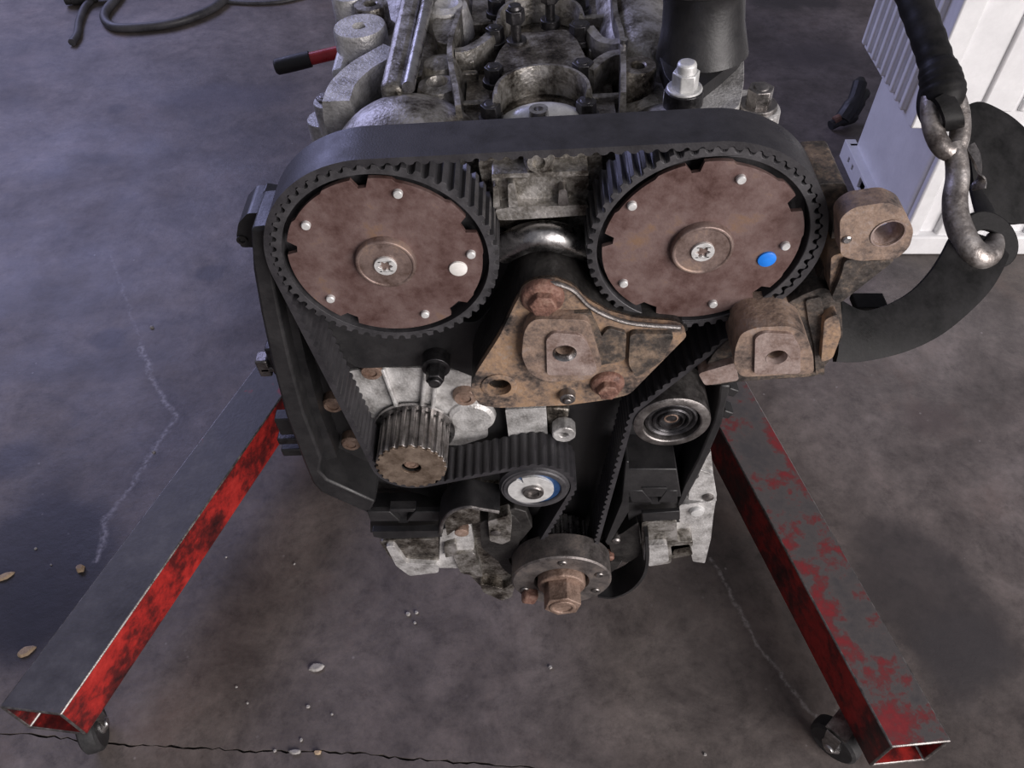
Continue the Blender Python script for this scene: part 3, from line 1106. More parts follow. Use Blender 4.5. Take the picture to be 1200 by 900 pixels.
# --- side engine mount bracket
mb = MB()
base = trace([(820, 440), (838, 412), (862, 392), (900, 368), (942, 345), (966, 336), (985, 350), (988, 395), (975, 418), (958, 441), (870, 447), (832, 452)], -.004)
hp = fr(910, 418, -.030)
mb.prism(rounded(base, .004), -.004, .046, holes=[circle(hp[0], hp[1], .0066, 24)])
sb = mb.build('side_mount_bracket', 'sooty_bracket', engine, bevel=.003, segs=3)
tag(sb, 'rusty side engine mount bracket with two drilled ears')
hp = fr(910, 418, -.030)
mb = MB()
mb.prism(rounded(trace([(861, 410), (868, 391), (885, 384), (925, 382), (944, 392), (953, 415), (954, 438), (868, 442), (860, 428)], -.028), .005), -.028, .004, holes=[circle(hp[0], hp[1], .0070, 26)])
mb.build('boss', 'brown_boss', sb, bevel=.002, segs=3)
mb = MB()
mb.prism(rounded(trace([(885, 396), (895, 390), (928, 392), (938, 408), (938, 438), (884, 439)], -.0305), .003), -.0305, -.026, holes=[circle(hp[0], hp[1], .0066, 26)])
mb.build('ground_pad', 'worn_pad', sb, bevel=.0008)
mb = MB()
mb.lathe((hp[0], 0, hp[1]), [(.0067, -.0308), (.0054, -.0275), (.0054, -.0255), (.0070, -.0255)], n=26, close=True)
mb.build('bush', 'worn_pad', sb)
mb = MB()
mb.lathe((hp[0], 0, hp[1]), [(.0054, -.0260), (.0054, .045), (.0070, .045), (.0070, -.0260)], n=26, close=True)
mb.build('bore', 'brown_boss', sb)
# tall web beside the sprocket
mb = MB()
web = trace([(955, 216), (990, 214), (1000, 240), (1003, 300), (985, 340), (976, 356), (950, 350), (958, 330), (972, 300), (976, 262), (968, 236)], .004)
mb.prism(rounded(web, .003), .004, .046)
mb.build('web', 'sooty_bracket', sb, bevel=.003)
mb = MB()
mb.prism(rounded(trace([(974, 300), (990, 296), (1000, 310), (990, 345), (978, 352), (972, 340)], -.010), .003), -.010, .020)
mb.build('web', 'rusty_bracket', sb, bevel=.002)
mb = MB()
mb.prism(rounded(trace([(944, 352), (962, 348), (968, 380), (966, 440), (956, 438), (954, 405), (948, 380)], -.006), .002), -.006, .010)
mb.build('web', 'sooty_bracket', sb, bevel=.002)
mb = MB()
mb.prism(rounded(trace([(966, 375), (982, 368), (986, 392), (976, 420), (962, 425), (964, 400)], -.012), .003), -.012, .020)
mb.build('web', 'rusty_bracket', sb, bevel=.002)
# upper drilled ear
he = fr(1042, 276, -.024)
ear = rounded(trace([(984, 256), (1000, 243), (1040, 237), (1060, 246), (1071, 270), (1066, 290), (1050, 304), (1006, 306), (985, 300)], -.022), .004)
mb = MB()
mb.prism(ear, -.022, -.008, holes=[circle(he[0], he[1], .0082, 28)])
mb.build('ear', 'brown_boss', sb, bevel=.002, segs=3)
mb = MB()
mb.lathe((he[0], 0, he[1]), [(.0095, -.0226), (.0074, -.0205), (.0066, -.0165), (.0066, -.0078), (.0085, -.0078), (.0085, -.0226)], n=30, close=True)
mb.build('bush', 'worn_pad', sb)
mb = MB()
mb.prism(rounded(trace([(990, 305), (1050, 304), (1030, 320), (984, 356), (974, 350), (986, 322)], -.014), .003), -.014, .030)
mb.build('gusset', 'sooty_bracket', sb, bevel=.003)
for px, py in ((992, 280), ):
    x, z = fr(px, py, -.022)
    mb = MB()
    mb.lathe((x, 0, z), [(.0026, -.020), (.0026, -.0232), (.0018, -.0238), (.0, -.0238)], n=14)
    mb.build('rivet', 'steel', sb)
# foot that runs to the idler
mb = MB()
mb.prism(rounded(trace([(818, 438), (862, 425), (866, 446), (826, 452)], -.010), .003), -.010, .030)
mb.build('foot', 'worn_pad', sb, bevel=.002)

# --- lower castings, oil pump side
def cast(name, px, y0, y1, m, par, r=.003, bev=.0015):
    b_ = MB()
    b_.prism(rounded(trace(px, y0), r), y0, y1)
    return b_.build(name, m, par, bevel=bev)


pump = cast('oil_pump_housing', [(545, 604), (560, 594), (600, 592), (612, 640), (608, 682), (590, 700), (566, 690), (548, 672), (540, 640)], .012, .055, 'oily_aluminium', engine, .006)
cast('upper_lug', [(528, 600), (540, 592), (562, 592), (562, 612), (540, 616), (524, 628), (521, 612)], -.002, .040, 'oily_aluminium', pump)
cast('casting_face', [(516, 622), (536, 612), (552, 616), (556, 640), (548, 666), (514, 666)], .006, .016, 'clean_aluminium', pump)
cast('casting_step', [(530, 650), (556, 648), (566, 676), (540, 672)], .002, .014, 'cast_aluminium', pump)
cast('casting_step', [(520, 640), (534, 636), (536, 650), (522, 654)], .001, .010, 'cast_aluminium', pump)
cast('clamp', [(572, 611), (596, 604), (600, 612), (598, 634), (588, 638), (574, 634)], -.006, .006, 'cast_aluminium', pump, .002)
cast('clamp_body', [(562, 612), (600, 602), (612, 616), (606, 650), (586, 660), (564, 642)], .000, .030, 'dark_iron', pump, .006)
vs, fs = [], []
for i in range(33):                         # seal carrier: a curved dark wall round the underside of the crank
    a = math.radians(148 + 200 * i / 32)
    vs += [(CK[0] + r * math.cos(a), y, CK[1] + r * math.sin(a)) for r, y in ((.050, .002), (.060, .002), (.062, .006), (.062, .034), (.050, .034))]
for i in range(32):
    for k in range(5):
        fs.append((i * 5 + k, i * 5 + (k + 1) % 5, i * 5 + 5 + (k + 1) % 5, i * 5 + 5 + k))
fs += [tuple(range(5)), tuple(160 + k for k in range(5))]
mb = MB()
mb._add(vs, fs)
mb.build('seal_carrier', 'dark_iron', pump)
cast('casting_foot', [(562, 684), (590, 690), (604, 682), (600, 700), (588, 704), (566, 694)], .004, .030, 'oily_aluminium', pump, .002)
x, z = fr(581, 626, -.008)
mb = MB()
mb.lathe((x, 0, z), [(.0045, -.004), (.0045, -.0072), (.0028, -.0080), (.0, -.0080)], n=16)
mb.build('screw', 'dull_steel', pump)
x, z = fr(541, 623, -.002)
mb = MB()
mb.lathe((x, 0, z), [(.0065, .004), (.0065, -.0035), (.0045, -.0045), (.0, -.0045)], n=18)
mb.build('bolt', 'rust_bolt_brown', pump)
# curved black guard that runs from the cover to the tensioner
guard = [Vector((p[0], 0, p[1])) for p in trace([(517, 610), (520, 596), (530, 584), (548, 578), (562, 580), (585, 584)], .0)]
mb = MB()
pts = spline(guard, 8)
mb.ribbon(pts, (0, 1, 0), .026, .0040)
mb.build('guard', 'black_plastic', pump)
guard2 = [p + Vector((0, -.0135, 0)) for p in pts]
mb = MB()
mb.tube(guard2, .0016, 8)
mb.build('guard_bead', 'dull_steel', pump)

# sump plate on the other side of the pump
sump = cast('sump_plate', [(436, 623), (517, 622), (518, 629), (470, 631), (448, 631), (438, 629)],   .000, .006, 'black_plastic', engine, .001)
cast('sump_casting', [(444, 634), (470, 632), (514, 631), (514, 668), (482, 673), (466, 662), (456, 652)], .004, .012, 'oily_aluminium', sump, .004)
cast('sump_lip', [(452, 640), (462, 640), (476, 660), (514, 662), (514, 671), (480, 675), (464, 663)], -.001, .010, 'clean_aluminium', sump, .003)
cast('cover_panel', [(434, 611), (517, 611), (517, 624), (434, 624)], .014, .045, 'black_plastic', sump, .001)

# lower castings on the idler side
rc = cast('flange_casting', [(822, 546), (833, 528), (836, 556), (840, 580), (838, 592), (836, 604), (833, 632), (826, 660), (812, 658), (808, 642), (794, 640), (792, 605), (800, 580), (812, 560)], .020, .060, 'clean_aluminium', engine, .002)
cast('flange_step', [(796, 592), (834, 588), (834, 606), (820, 614), (796, 612)], .012, .030, 'clean_aluminium', rc, .003)
cast('flange_step', [(812, 548), (836, 556), (840, 588), (806, 586)], .014, .030, 'clean_aluminium', rc, .003)
cast('oil_gallery', [(752, 612), (793, 610), (794, 635), (812, 634), (812, 640), (790, 644), (786, 660), (760, 664), (752, 640)], .006, .050, 'cast_aluminium', rc, .003)
cast('oil_gallery_foot', [(756, 640), (782, 638), (784, 658), (760, 664), (754, 655)], .000, .030, 'clean_aluminium', rc, .004)
cast('drain_block', [(786, 640), (808, 638), (812, 650), (788, 655)], .006, .030, 'oily_aluminium', rc, .002)
x, z = fr(817, 600, .010)
mb = MB()
mb.lathe((x, 0, z), [(.0070, .016), (.0070, .011), (.0056, .0085), (.0, .0075)], n=20)
mb.build('bolt', 'zinc_bright', rc)
x, z = fr(830, 584, .012)
mb = MB()
mb.lathe((x, 0, z), [(.0050, .018), (.0050, .0120), (.0030, .0112), (.0, .0112)], n=16)
mb.build('bolt', 'dull_steel', rc)
gp = spline([Vector((p[0], .010, p[1])) for p in trace([(756, 612), (757, 640), (752, 660), (738, 676), (718, 685), (700, 684)], .010)], 6)
mb = MB()
mb.ribbon(gp, (0, 1, 0), .030, .003)
mb.build('lower_guard', 'black_plastic', rc)
crs = cast('crank_sensor', [(712, 632), (728, 626), (748, 612), (752, 650), (735, 660), (718, 654)], .008, .040, 'dark_iron', engine, .004)
for px, py, m in ((715, 654, 'rust_red'), (724, 659, 'steel'), (722, 634, 'dull_steel')):
    x, z = fr(px, py, .004)
    mb = MB()
    mb.lathe((x, 0, z), [(.0042, .012), (.0042, .004), (.0028, .0025), (.0, .0025)], n=14)
    mb.build('screw', m, crs)

# --- casting between the cam sprockets, with water pipe
fc = cast('front_casting', [(560, 190), (575, 176), (705, 172), (708, 250), (690, 268), (600, 270), (575, 262)], .036, .060, 'oily_aluminium', engine, .003)
cast('flange', [(580, 246), (598, 243), (690, 240), (690, 252), (600, 258), (584, 258)], .022, .045, 'cast_aluminium', fc, .002)
cast('pad', [(576, 206), (690, 203), (690, 242), (600, 244), (580, 246)], .030, .045, 'cast_aluminium', fc, .002)
cast('ledge', [(576, 204), (615, 203), (690, 200), (690, 206), (576, 209)], .022, .045, 'cast_aluminium', fc, .0015)
cast('boss', [(613, 186), (620, 176), (645, 175), (651, 186), (646, 206), (620, 207)], .024, .045, 'cast_aluminium', fc, .004)
cast('rib', [(595, 215), (602, 215), (608, 243), (596, 244)], .022, .040, 'cast_aluminium', fc, .002)
cast('rib', [(655, 222), (664, 222), (667, 241), (654, 242)], .022, .040, 'dull_steel', fc, .002)
cast('rib', [(578, 218), (584, 218), (586, 245), (578, 246)], .024, .040, 'cast_aluminium', fc, .002)
x, z = fr(631, 190, .020)
mb = MB()
mb.lathe((x, 0, z), [(.0085, .030), (.0085, .022), (.0065, .019), (.0040, .019), (.0035, .022), (.0, .022)], n=20)
mb.build('bolt', 'cast_aluminium', fc)
mb = MB()
pp = spline([Vector((p[0], y, p[1])) for p, y in ((fr(590, 292, .030), .030), (fr(604, 284, .024), .024), (fr(625, 277, .020), .020), (fr(650, 277, .020), .020), (fr(672, 284, .024), .024), (fr(700, 292, .030), .030))], 8)
mb.tube(pp, .0095, 20)
mb.build('water_pipe', 'steel', fc)
# --- cylinder head and cam carrier on top
mb = MB()
mb.prism([(-.128, -.13), (.128, -.13), (.128, .004), (-.128, .004)], .062, .47)
head = mb.build('cylinder_head', 'oily_aluminium', engine, bevel=.004)


def half_tunnel(cx, cz, r, y0, y1, name, m, squash=1.0):
    b_ = MB()
    poly = [(cx + r * math.cos(math.pi * i / 20), cz + r * squash * math.sin(math.pi * i / 20)) for i in range(21)]
    poly += [(cx - r, cz - .04), (cx + r, cz - .04)]
    b_.prism(poly, y0, y1)
    return b_.build(name, m, head, bevel=.006, segs=3, angle=30)


half_tunnel(-.088, -.004, .050, .150, .46, 'cam_tunnel', 'cast_aluminium', .86)
half_tunnel(.093, -.004, .045, .170, .46, 'cam_tunnel', 'oily_aluminium', .95)
# domed front end of the intake cam housing
mb = MB()
mb.dome((-.084, .082, .002), .056, (1.0, .95, .98), n=32, rings=14, lo=-20)
mb.build('cam_end_dome', 'cast_aluminium', head)
mb = MB()
mb.dome((-.062, .080, .020), .030, (1.0, .9, .95), n=28, rings=12, lo=-20)
mb.build('cam_end_dome', 'cast_aluminium', head)
mb = MB()
mb.dome((.090, .080, .000), .046, (1.1, .95, .95), n=32, rings=14, lo=-20)
mb.build('cam_end_dome', 'cast_aluminium', head)
# curved shoulder on the outside
mb = MB()
sh = spline([Vector((*tp(px, py, .04), .040)) for px, py in ((397, 133), (405, 112), (425, 92), (448, 78), (462, 70))], 6)
mb.ribbon([p + Vector((0, 0, -.016)) for p in sh], (0, 0, 1), .050, .018)
mb.build('shoulder', 'clean_aluminium', head)
mb = MB()
sh = spline([Vector((*tp(px, py, .03), .030)) for px, py in ((395, 118), (408, 98), (430, 80), (450, 66), (462, 45))], 6)
mb.tube(sh, [.005] * len(sh), 12)
mb.build('gasket_edge', 'clean_aluminium', head)
# long oil rail
a, b_ = tp(462, 92, .058), tp(484, -10, .058)
mb = MB()
mb.box(((a[0] + b_[0]) / 2, (a[1] + b_[1]) / 2 + .05, .046), (.016, abs(b_[1] - a[1]) + .12, .026), Matrix.Rotation(-math.atan2(b_[0] - a[0], b_[1] - a[1]), 3, 'Z'))
mb.build('rail', 'cast_aluminium', head, bevel=.005, segs=3)
a, b_ = tp(470, 96, .062), tp(495, -10, .062)
mb = MB()
mb.tube([Vector((a[0] + .004, a[1], .058)), Vector((b_[0] + .004, b_[1], .058)), Vector((b_[0] * 1.0 + .006, b_[1] + .08, .058))], .0042, 12)
mb.build('rail_tube', 'steel', head)
# outer bolt bosses, intake side
def boss(px, py, z, r, h, m, hole=.0045, parent=head):
    x, y = tp(px, py, z)
    b_ = MB()
    b_.lathe((x, y, z), [(r * 1.08, -h), (r, -.002), (r * .95, .0), (hole + .001, .0), (hole, -.001), (hole, -.010), (.0, -.010)], axis='z', n=28)
    return b_.build('boss', m, parent)


boss(421, 30, .050, .0195, .060, 'clean_aluminium')
boss(434, 4, .050, .0130, .060, 'cast_aluminium')
boss(410, -8, .050, .0150, .060, 'clean_aluminium', .002)
boss(424, 68, .020, .0120, .040, 'cast_aluminium', .001)
boss(384, 118, .028, .0105, .050, 'clean_aluminium', .003)
boss(380, 138, .010, .0130, .050, 'clean_aluminium', .002)
x, y = tp(384, 128, .020)
hexbolt((x, y, .018), .0065, .012, 'dull_steel', head, (0, 0, 1))
mb = MB()
w0, w1 = tp(401, 40, .03), tp(408, 85, .03)
mb.box(((w0[0] + w1[0]) / 2, (w0[1] + w1[1]) / 2, .010), (.010, .070, .050))
mb.build('flange', 'clean_aluminium', head, bevel=.003)
mb = MB()
w0 = tp(440, 70, .02)
mb.box((w0[0], w0[1] + .05, -.010), (.050, .22, .050))
mb.build('flange', 'clean_aluminium', head, bevel=.006)

# valley between the cam tunnels: plate, wells, ribs, bolts
mb = MB()
wells = [(.004, .098), (.005, .200), (.006, .302)]
mb.prism([(-.048, .064), (.052, .064), (.052, .42), (-.048, .42)], -.010, .030, holes=[circle(wx, wy, .0265, 40) for wx, wy in wells], axis='z')
val = mb.build('injector_valley', 'oily_aluminium', head, bevel=.001)
for wx, wy in wells:
    mb = MB()
    prof = [(.0270, .0), (.0275, .050), (.0285, .054), (.0305, .054), (.0318, .050), (.0325, .025), (.0320, .0)]
    vs, fs = [], []
    for i in range(29):                      # the saddle wall stands only round the far half of the well
        a = math.radians(-8 + 196 * i / 28)
        vs += [(wx + r * math.cos(a), wy + r * math.sin(a), z) for r, z in prof]
    for i in range(28):
        for k in range(7):
            l = (k + 1) % 7
            fs.append((i * 7 + k, i * 7 + l, i * 7 + 7 + l, i * 7 + 7 + k))
    fs += [tuple(range(7)), tuple(28 * 7 + k for k in range(7))]
    mb._add(vs, fs)
    o = mb.build('well_ring', 'cast_aluminium', head)
    mb = MB()
    mb.lathe((wx, wy, 0), [(.0272, .034), (.0236, .034), (.0228, .030), (.0228, .012), (.0, .012)], axis='z', n=40)
    mb.build('well_seat', 'oily_aluminium', head)
# bright injector plate just behind the belt
mb = MB()
x, y = tp(636, 128, .040)
mb.dome((x, y - .006, .022), .034, (1.05, .55, .72), n=28, rings=8, lo=0)
mb.build('injector_cap', 'zinc_bright', head)
mb = MB()
x, y = tp(631, 128, .045)
mb.lathe((x, y - .006, .046), [(.0065, -.004), (.0060, .003), (.0030, .003), (.0028, .000), (.0, .000)], axis='z', n=18)
mb.build('screw', 'steel', head)
for px, py in ((508, 705), ):
    pass
# cross ribs
for px0, px1, py, z, hgt, m in ((531, 575, 119, .034, .020, 'cast_aluminium'), (682, 728, 111, .034, .020, 'cast_aluminium'), (534, 560, 84, .036, .016, 'cast_aluminium'),
                                (690, 726, 56, .038, .020, 'cast_aluminium'), (540, 578, 26, .038, .020, 'oily_aluminium'), (680, 718, 18, .038, .020, 'cast_aluminium'), (533, 556, 70, .040, .014, 'cast_aluminium')):
    a, b_ = tp(px0, py, z), tp(px1, py - 1, z)
    mb = MB()
    mb.box(((a[0] + b_[0]) / 2, (a[1] + b_[1]) / 2, z - hgt / 2), (abs(b_[0] - a[0]), .005, hgt))
    mb.build('rib', m, head, bevel=.0015)
# S-shaped webs
for pts in (((534, 70), (548, 68), (566, 58), (582, 44), (590, 30)), ((690, 42), (702, 56), (716, 60), (728, 58)), ((690, 92), (705, 80), (716, 74), (728, 72))):
    sp_ = spline([Vector((*tp(px, py, .040), .036)) for px, py in pts], 6)
    mb = MB()
    mb.ribbon(sp_, (0, 0, 1), .022, .007)
    mb.build('web', 'cast_aluminium', head)
# raised plate between the wells
mb = MB()
pl = [tp(px, py, .044) for px, py in ((586, 58), (598, 44), (612, 38), (664, 34), (676, 46), (690, 74), (676, 88), (590, 90), (578, 76))]
mb.prism(rounded(pl, .004), .020, .044, axis='z')
mb.build('clamp_plate', 'oily_aluminium', head, bevel=.0015)
# side walls of the valley
for pts in (((545, -15), (540, 20), (528, 66), (536, 118), (538, 135)), ((718, -15), (721, 25), (728, 50), (730, 85), (730, 120))):
    sp_ = spline([Vector((*tp(px, py, .046), .036)) for px, py in pts], 6)
    mb = MB()
    mb.ribbon(sp_, (0, 0, 1), .034, .0035)
    mb.build('valley_wall', 'cast_aluminium', head)
# bolts of the valley: black hex heads
for px, py, z, r, h, stalk in ((579, 84, .044, .0078, .013, 0), (683, 80, .044, .0086, .015, 0), (580, 38, .046, .0078, .013, 0), (679, 34, .046, .0086, .014, 0),
                               (606, 58, .038, .0044, .0, 1), (645, 34, .038, .0044, .0, 1), (575, 128, .044, .0078, .012, 0), (687, 124, .044, .0078, .012, 0),
                               (582, 4, .046, .0078, .013, 0), (680, 0, .046, .0078, .013, 0)):
    x, y = tp(px, py, z)
    if stalk:
        mb = MB()
        mb.cyl((x, y, .040), (x, y, .066), .0036, .0036, 16)
        mb.cyl((x, y, .040), (x, y, .046), .0078, .0072, 18)
        mb.cyl((x, y, .058), (x, y, .067), .0068, .0068, 6, rot=.4)
        mb.cyl((x, y, .067), (x, y, .070), .0052, .0042, 16)
        mb.build('stud', 'dark_steel', head, bevel=.0006)
    else:
        hexbolt((x, y, z - h * .6), r * .86, h * .9, 'dark_steel', head, (0, 0, 1), flange=1.3)
# oil filler-like cone bosses beside the rail
x, y = tp(512, 92, .050)
mb = MB()
mb.lathe((x, y, 0), [(.022, .0), (.016, .036), (.013, .046), (.0075, .048), (.0060, .045), (.0055, .040), (.0, .040)], axis='z', n=30)
mb.build('boss', 'cast_aluminium', head)
x, y = tp(515, 68, .052)
mb = MB()
mb.lathe((x, y, 0), [(.018, .0), (.014, .040), (.011, .049), (.0, .052)], axis='z', n=26)
mb.build('boss', 'cast_aluminium', head)
x, y = tp(523, 2, .055)
mb = MB()
mb.lathe((x, y, 0), [(.022, .0), (.018, .040), (.015, .052), (.009, .054), (.0, .050)], axis='z', n=28)
mb.build('boss', 'clean_aluminium', head)
mb = MB()
pl = [tp(px, py, .050) for px, py in ((505, 30), (516, 14), (534, 8), (540, 36), (528, 52), (512, 50))]
mb.prism(rounded(pl, .006), .010, .050, axis='z')
mb.build('gusset', 'cast_aluminium', head, bevel=.006, segs=3)
# cast lettering stands as a row of short raised strokes along the rail
for k in range(9):
    px, py = 492 + k * 1.1, 44 - k * 4.6
    x, y = tp(px, py, .042)
    mb = MB()
    mb.box((x, y, .0405), (.0080 if k % 2 else .0065, .0018, .003), Matrix.Rotation(.25 * (-1) ** k, 3, 'Z'))
    mb.build('cast_mark', 'clean_aluminium', head, bevel=.0005, segs=1)

# --- coolant side: cover, outlet neck
mb = MB()
mb.dome((.078, .172, .022), .030, (1.05, 1.0, .95), n=28, rings=12, lo=-30)
mb.build('exhaust_cam_cover', 'cast_aluminium', head)
half_tunnel(.078, .022, .0300, .172, .45, 'exhaust_cam_cover', 'cast_aluminium', .95)
boss(748, 76, .052, .0120, .050, 'oily_aluminium', .0045)
x, y = tp(765, 98, .04)
mb = MB()
mb.dome((x, y, .000), .030, (1.1, 1, 1.25), n=26, rings=10, lo=-10)
mb.build('shoulder', 'cast_aluminium', head)
x, y = tp(731, 56, .05)
mb = MB()
mb.cyl((x, y, .0), (x, y, .056), .0026, .0026, 12)
mb.build('stud', 'steel', head)
# thermostat body
tb = MB()
pl = [tp(px, py, .044) for px, py in ((776, 120), (782, 80), (800, 40), (868, 40), (872, 70), (872, 96), (866, 128), (830, 135))]
tb.prism(rounded(pl, .008), -.03, .044, axis='z')
ths = tb.build('thermostat_housing', 'clean_aluminium', engine, bevel=.004, segs=3)
pl = [tp(px, py, .052) for px, py in ((772, 66), (784, 46), (800, 34), (862, 34), (872, 50), (870, 64), (846, 86), (820, 106), (796, 108), (780, 92))]
tb = MB()
tb.prism(rounded(pl, .006), .043, .053, axis='z')
fl_ = tb.build('outlet_flange', 'black_plastic', ths, bevel=.0015)
nx, ny = tp(823, 58, .053)
lean = Vector((-.06, .10, 1)).normalized()
q = Vector((0, 0, 1)).rotation_difference(lean).to_matrix()
tb = MB()
tb.lathe((nx, ny, .050), [(.0300, .0), (.0285, .008), (.0262, .020), (.0255, .034), (.0265, .042), (.0300, .046), (.0305, .056), (.0285, .060), (.0225, .060), (.0215, .022), (.0, .022)], axis='z', n=44, tilt=q)
nk = tb.build('outlet_neck', 'black_plastic', ths)
tb = MB()
tb.lathe(Vector((nx, ny, .050)) + lean * .0440, [(.0292, .0), (.0308, .0015), (.0308, .0050), (.0292, .0062)], axis='z', n=44, tilt=q, close=True)
tb.build('clamp_ring', 'dull_steel', ths)
x, y = tp(803, 96, .058)
hexbolt((x, y, .052), .0085, .013, 'zinc_bright', ths, (0, 0, 1), flange=1.35)
mb = MB()
mb.cyl((x, y, .030), (x, y, .0535), .0128, .0120, 22)
mb.build('bolt_collar', 'dark_steel', ths, bevel=.0008)
mb = MB()
mb.cyl((x, y, .062), (x, y, .071), .0064, .0058, 20)
mb.build('bolt_tip', 'zinc_bright', ths, bevel=.0015)
x, y = tp(888, 124, .030)
mb = MB()
mb.cyl((x, y, -.020), (x, y, .029), .0155, .0150, 24)
mb.build('lug', 'clean_aluminium', ths, bevel=.002)
hexbolt((x, y, .029), .0085, .014, 'dull_steel', ths, (0, 0, 1), flange=1.5)
mb = MB()
w0 = tp(868, 110, .03)
mb.box((w0[0] + .006, w0[1], .004), (.022, .030, .044))
mb.build('lug_web', 'clean_aluminium', ths, bevel=.004)
# mounting adaptor on the far end of the block
mb = MB()
mb.box((-.01, .500, -.22), (.22, .07, .22))
mb.build('mounting_adaptor', 'dark_iron', engine, bevel=.004)

# ------------------------------------------------------------------ engine stand
stand = empty('engine_stand', (0, 0.95, 0))
tag(stand, 'red steel engine stand with two splayed square-tube legs on small casters', 'engine stand')
SO = Vector((0, 0.95, 0))
ZT, TH = 0.122, 0.064


def leg(p_in, p_out, q_in, q_out, mats, wall=.0035):
    """hollow square tube: near end corners p, far end corners q (inner and outer edge of the top face)"""
    mb = MB()
    zb = ZT - TH
    P = [Vector((*p_in, 0)), Vector((*p_out, 0))]
    Q = [Vector((*q_in, 0)), Vector((*q_out, 0))]
    w = (P[1] - P[0]).normalized() * wall

    def ring(A, B, wl):
        o = [(A.x, A.y, zb), (B.x, B.y, zb), (B.x, B.y, ZT), (A.x, A.y, ZT)]
        a, b = A + w, B - w
        i = [(a.x, a.y, zb + wl), (b.x, b.y, zb + wl), (b.x, b.y, ZT - wl), (a.x, a.y, ZT - wl)]
        return o, i
    o0, i0 = ring(*P, wall)
    o1, i1 = ring(*Q, wall)
    vs = [Vector(v) - SO for v in o0 + i0 + o1 + i1]
    fs, mi = [], []
    for k in range(4):
        l = (k + 1) % 4
        fs.append((k, l, 8 + l, 8 + k)); mi.append(0 if k == 2 else 1)
        fs.append((4 + k, 12 + k, 12 + l, 4 + l)); mi.append(2)
        fs.append((k, 4 + k, 4 + l, l)); mi.append(3)
        fs.append((8 + k, 8 + l, 12 + l, 12 + k)); mi.append(1)
    mb._add(vs, fs)
    mb.mi = mi
    o = mb.build('leg', mats, stand, bevel=.0022, segs=2)
    o.modifiers['bevel'].material = 3          # paint worn off along the edges
    return o


def xy(px, py, z=ZT):
    p = at_floor(px, py, z)
    return (p.x, p.y)


def extend(p, q, Y):
    t = (Y - p[1]) / (q[1] - p[1])
    return (p[0] + (q[0] - p[0]) * t, Y)


p1, p2 = xy(71, 838), xy(-2, 829)
q1, q2 = xy(330, 465), xy(306, 420)
legL = leg(p1, p2, extend(p1, q1, .96), extend(p2, q2, .96), ['soiled_steel', 'red_paint', 'red_paint', 'dull_steel'])
r1, r2 = xy(1045, 876), xy(1116, 869)
s1, s2 = xy(845, 505), xy(884, 463)
legR = leg(r1, r2, extend(r1, s1, .96), extend(r2, s2, .96), ['scuffed_red_steel', 'red_paint', 'red_paint', 'dull_steel'])
mb = MB()
mb.box(Vector((-.01, .97, ZT - TH / 2)) - SO, (.52, .07, TH - .002))
mb.build('cross_beam', 'red_paint', stand, bevel=.003)
mb = MB()
mb.box(Vector((0, 1.02, .23)) - SO, (.08, .06, .35))
mb.build('column', 'red_paint', stand, bevel=.003)
mb = MB()
mb.cyl(Vector((.0, 1.06, .38)) - SO, Vector((.0, .92, .38)) - SO, .04, .04, 28)
mb.build('rotating_head', 'dark_iron', stand, bevel=.002)
# turning handle with black grip
ha, hb = at_dist(322, 79, 1.12), at_dist(364, 69, 1.12)
hc = Vector((.0, 1.06, .415))
mb = MB()
mb.tube([hb - SO, (hb + (hb - ha).normalized() * .09) - SO, hc - SO], .0085, 18)
mb.build('handle', 'red_handle', stand)
mb = MB()
mb.tube([ha - SO, ha + (hb - ha) * .06 - SO, ha + (hb - ha) * .5 - SO, hb - SO], [.0080, .0108, .0112, .0108], 18)
o = mb.build('handle_grip', 'black_rubber', stand, bevel=.001)


def caster(px, py, yaw):
    """small swivel caster whose wheel touches the floor"""
    c = at_floor(px, py, .0275)
    c.z = .0275
    R = Matrix.Rotation(yaw, 3, 'Z')
    mb = MB()
    n = 28
    prof = [(.010, -.0095), (.0235, -.0095), (.0268, -.0070), (.0275, .0), (.0268, .0070), (.0235, .0095), (.010, .0095)]
    mb.lathe(c - SO, prof, axis='x', n=n, close=True, tilt=R)
    w = mb.build('caster_wheel', 'black_rubber', stand)
    mb = MB()
    mb.lathe(c - SO, [(.0, -.0165), (.0048, -.0165), (.0055, -.0150), (.0105, -.0110), (.0105, .0110), (.0055, .0150), (.0048, .0165), (.0, .0165)], axis='x', n=20, tilt=R)
    mb.build('wheel_hub', 'steel', w)
    mb = MB()
    for s in (-1, 1):
        a = c + R @ Vector((s * .0135, 0, 0))
        poly = [(-.005, -.006), (.005, -.006), (.008, .0), (.013, .029), (-.004, .029), (-.006, .0)]
        o = len(mb.v)
        mb.prism(poly, s * .0125, s * .0145, axis='x')
        for k in range(o, len(mb.v)):
            mb.v[k] = tuple(c - SO + R @ Vector(mb.v[k]))
    mb.box(c - SO + R @ Vector((.004, .004, .0300)), (.030, .024, .004), R)
    mb.build('caster_fork', 'dull_steel', w)


caster(108, 852, .35)
caster(980, 866, .75)

# ------------------------------------------------------------------ lifting sling, hook and hoist strap
sl = empty('lifting_sling', at_dist(1090, 360, .60))
tag(sl, 'black flat webbing sling curving from engine bracket up to the steel hook', 'sling')
S0 = Vector(sl.location)


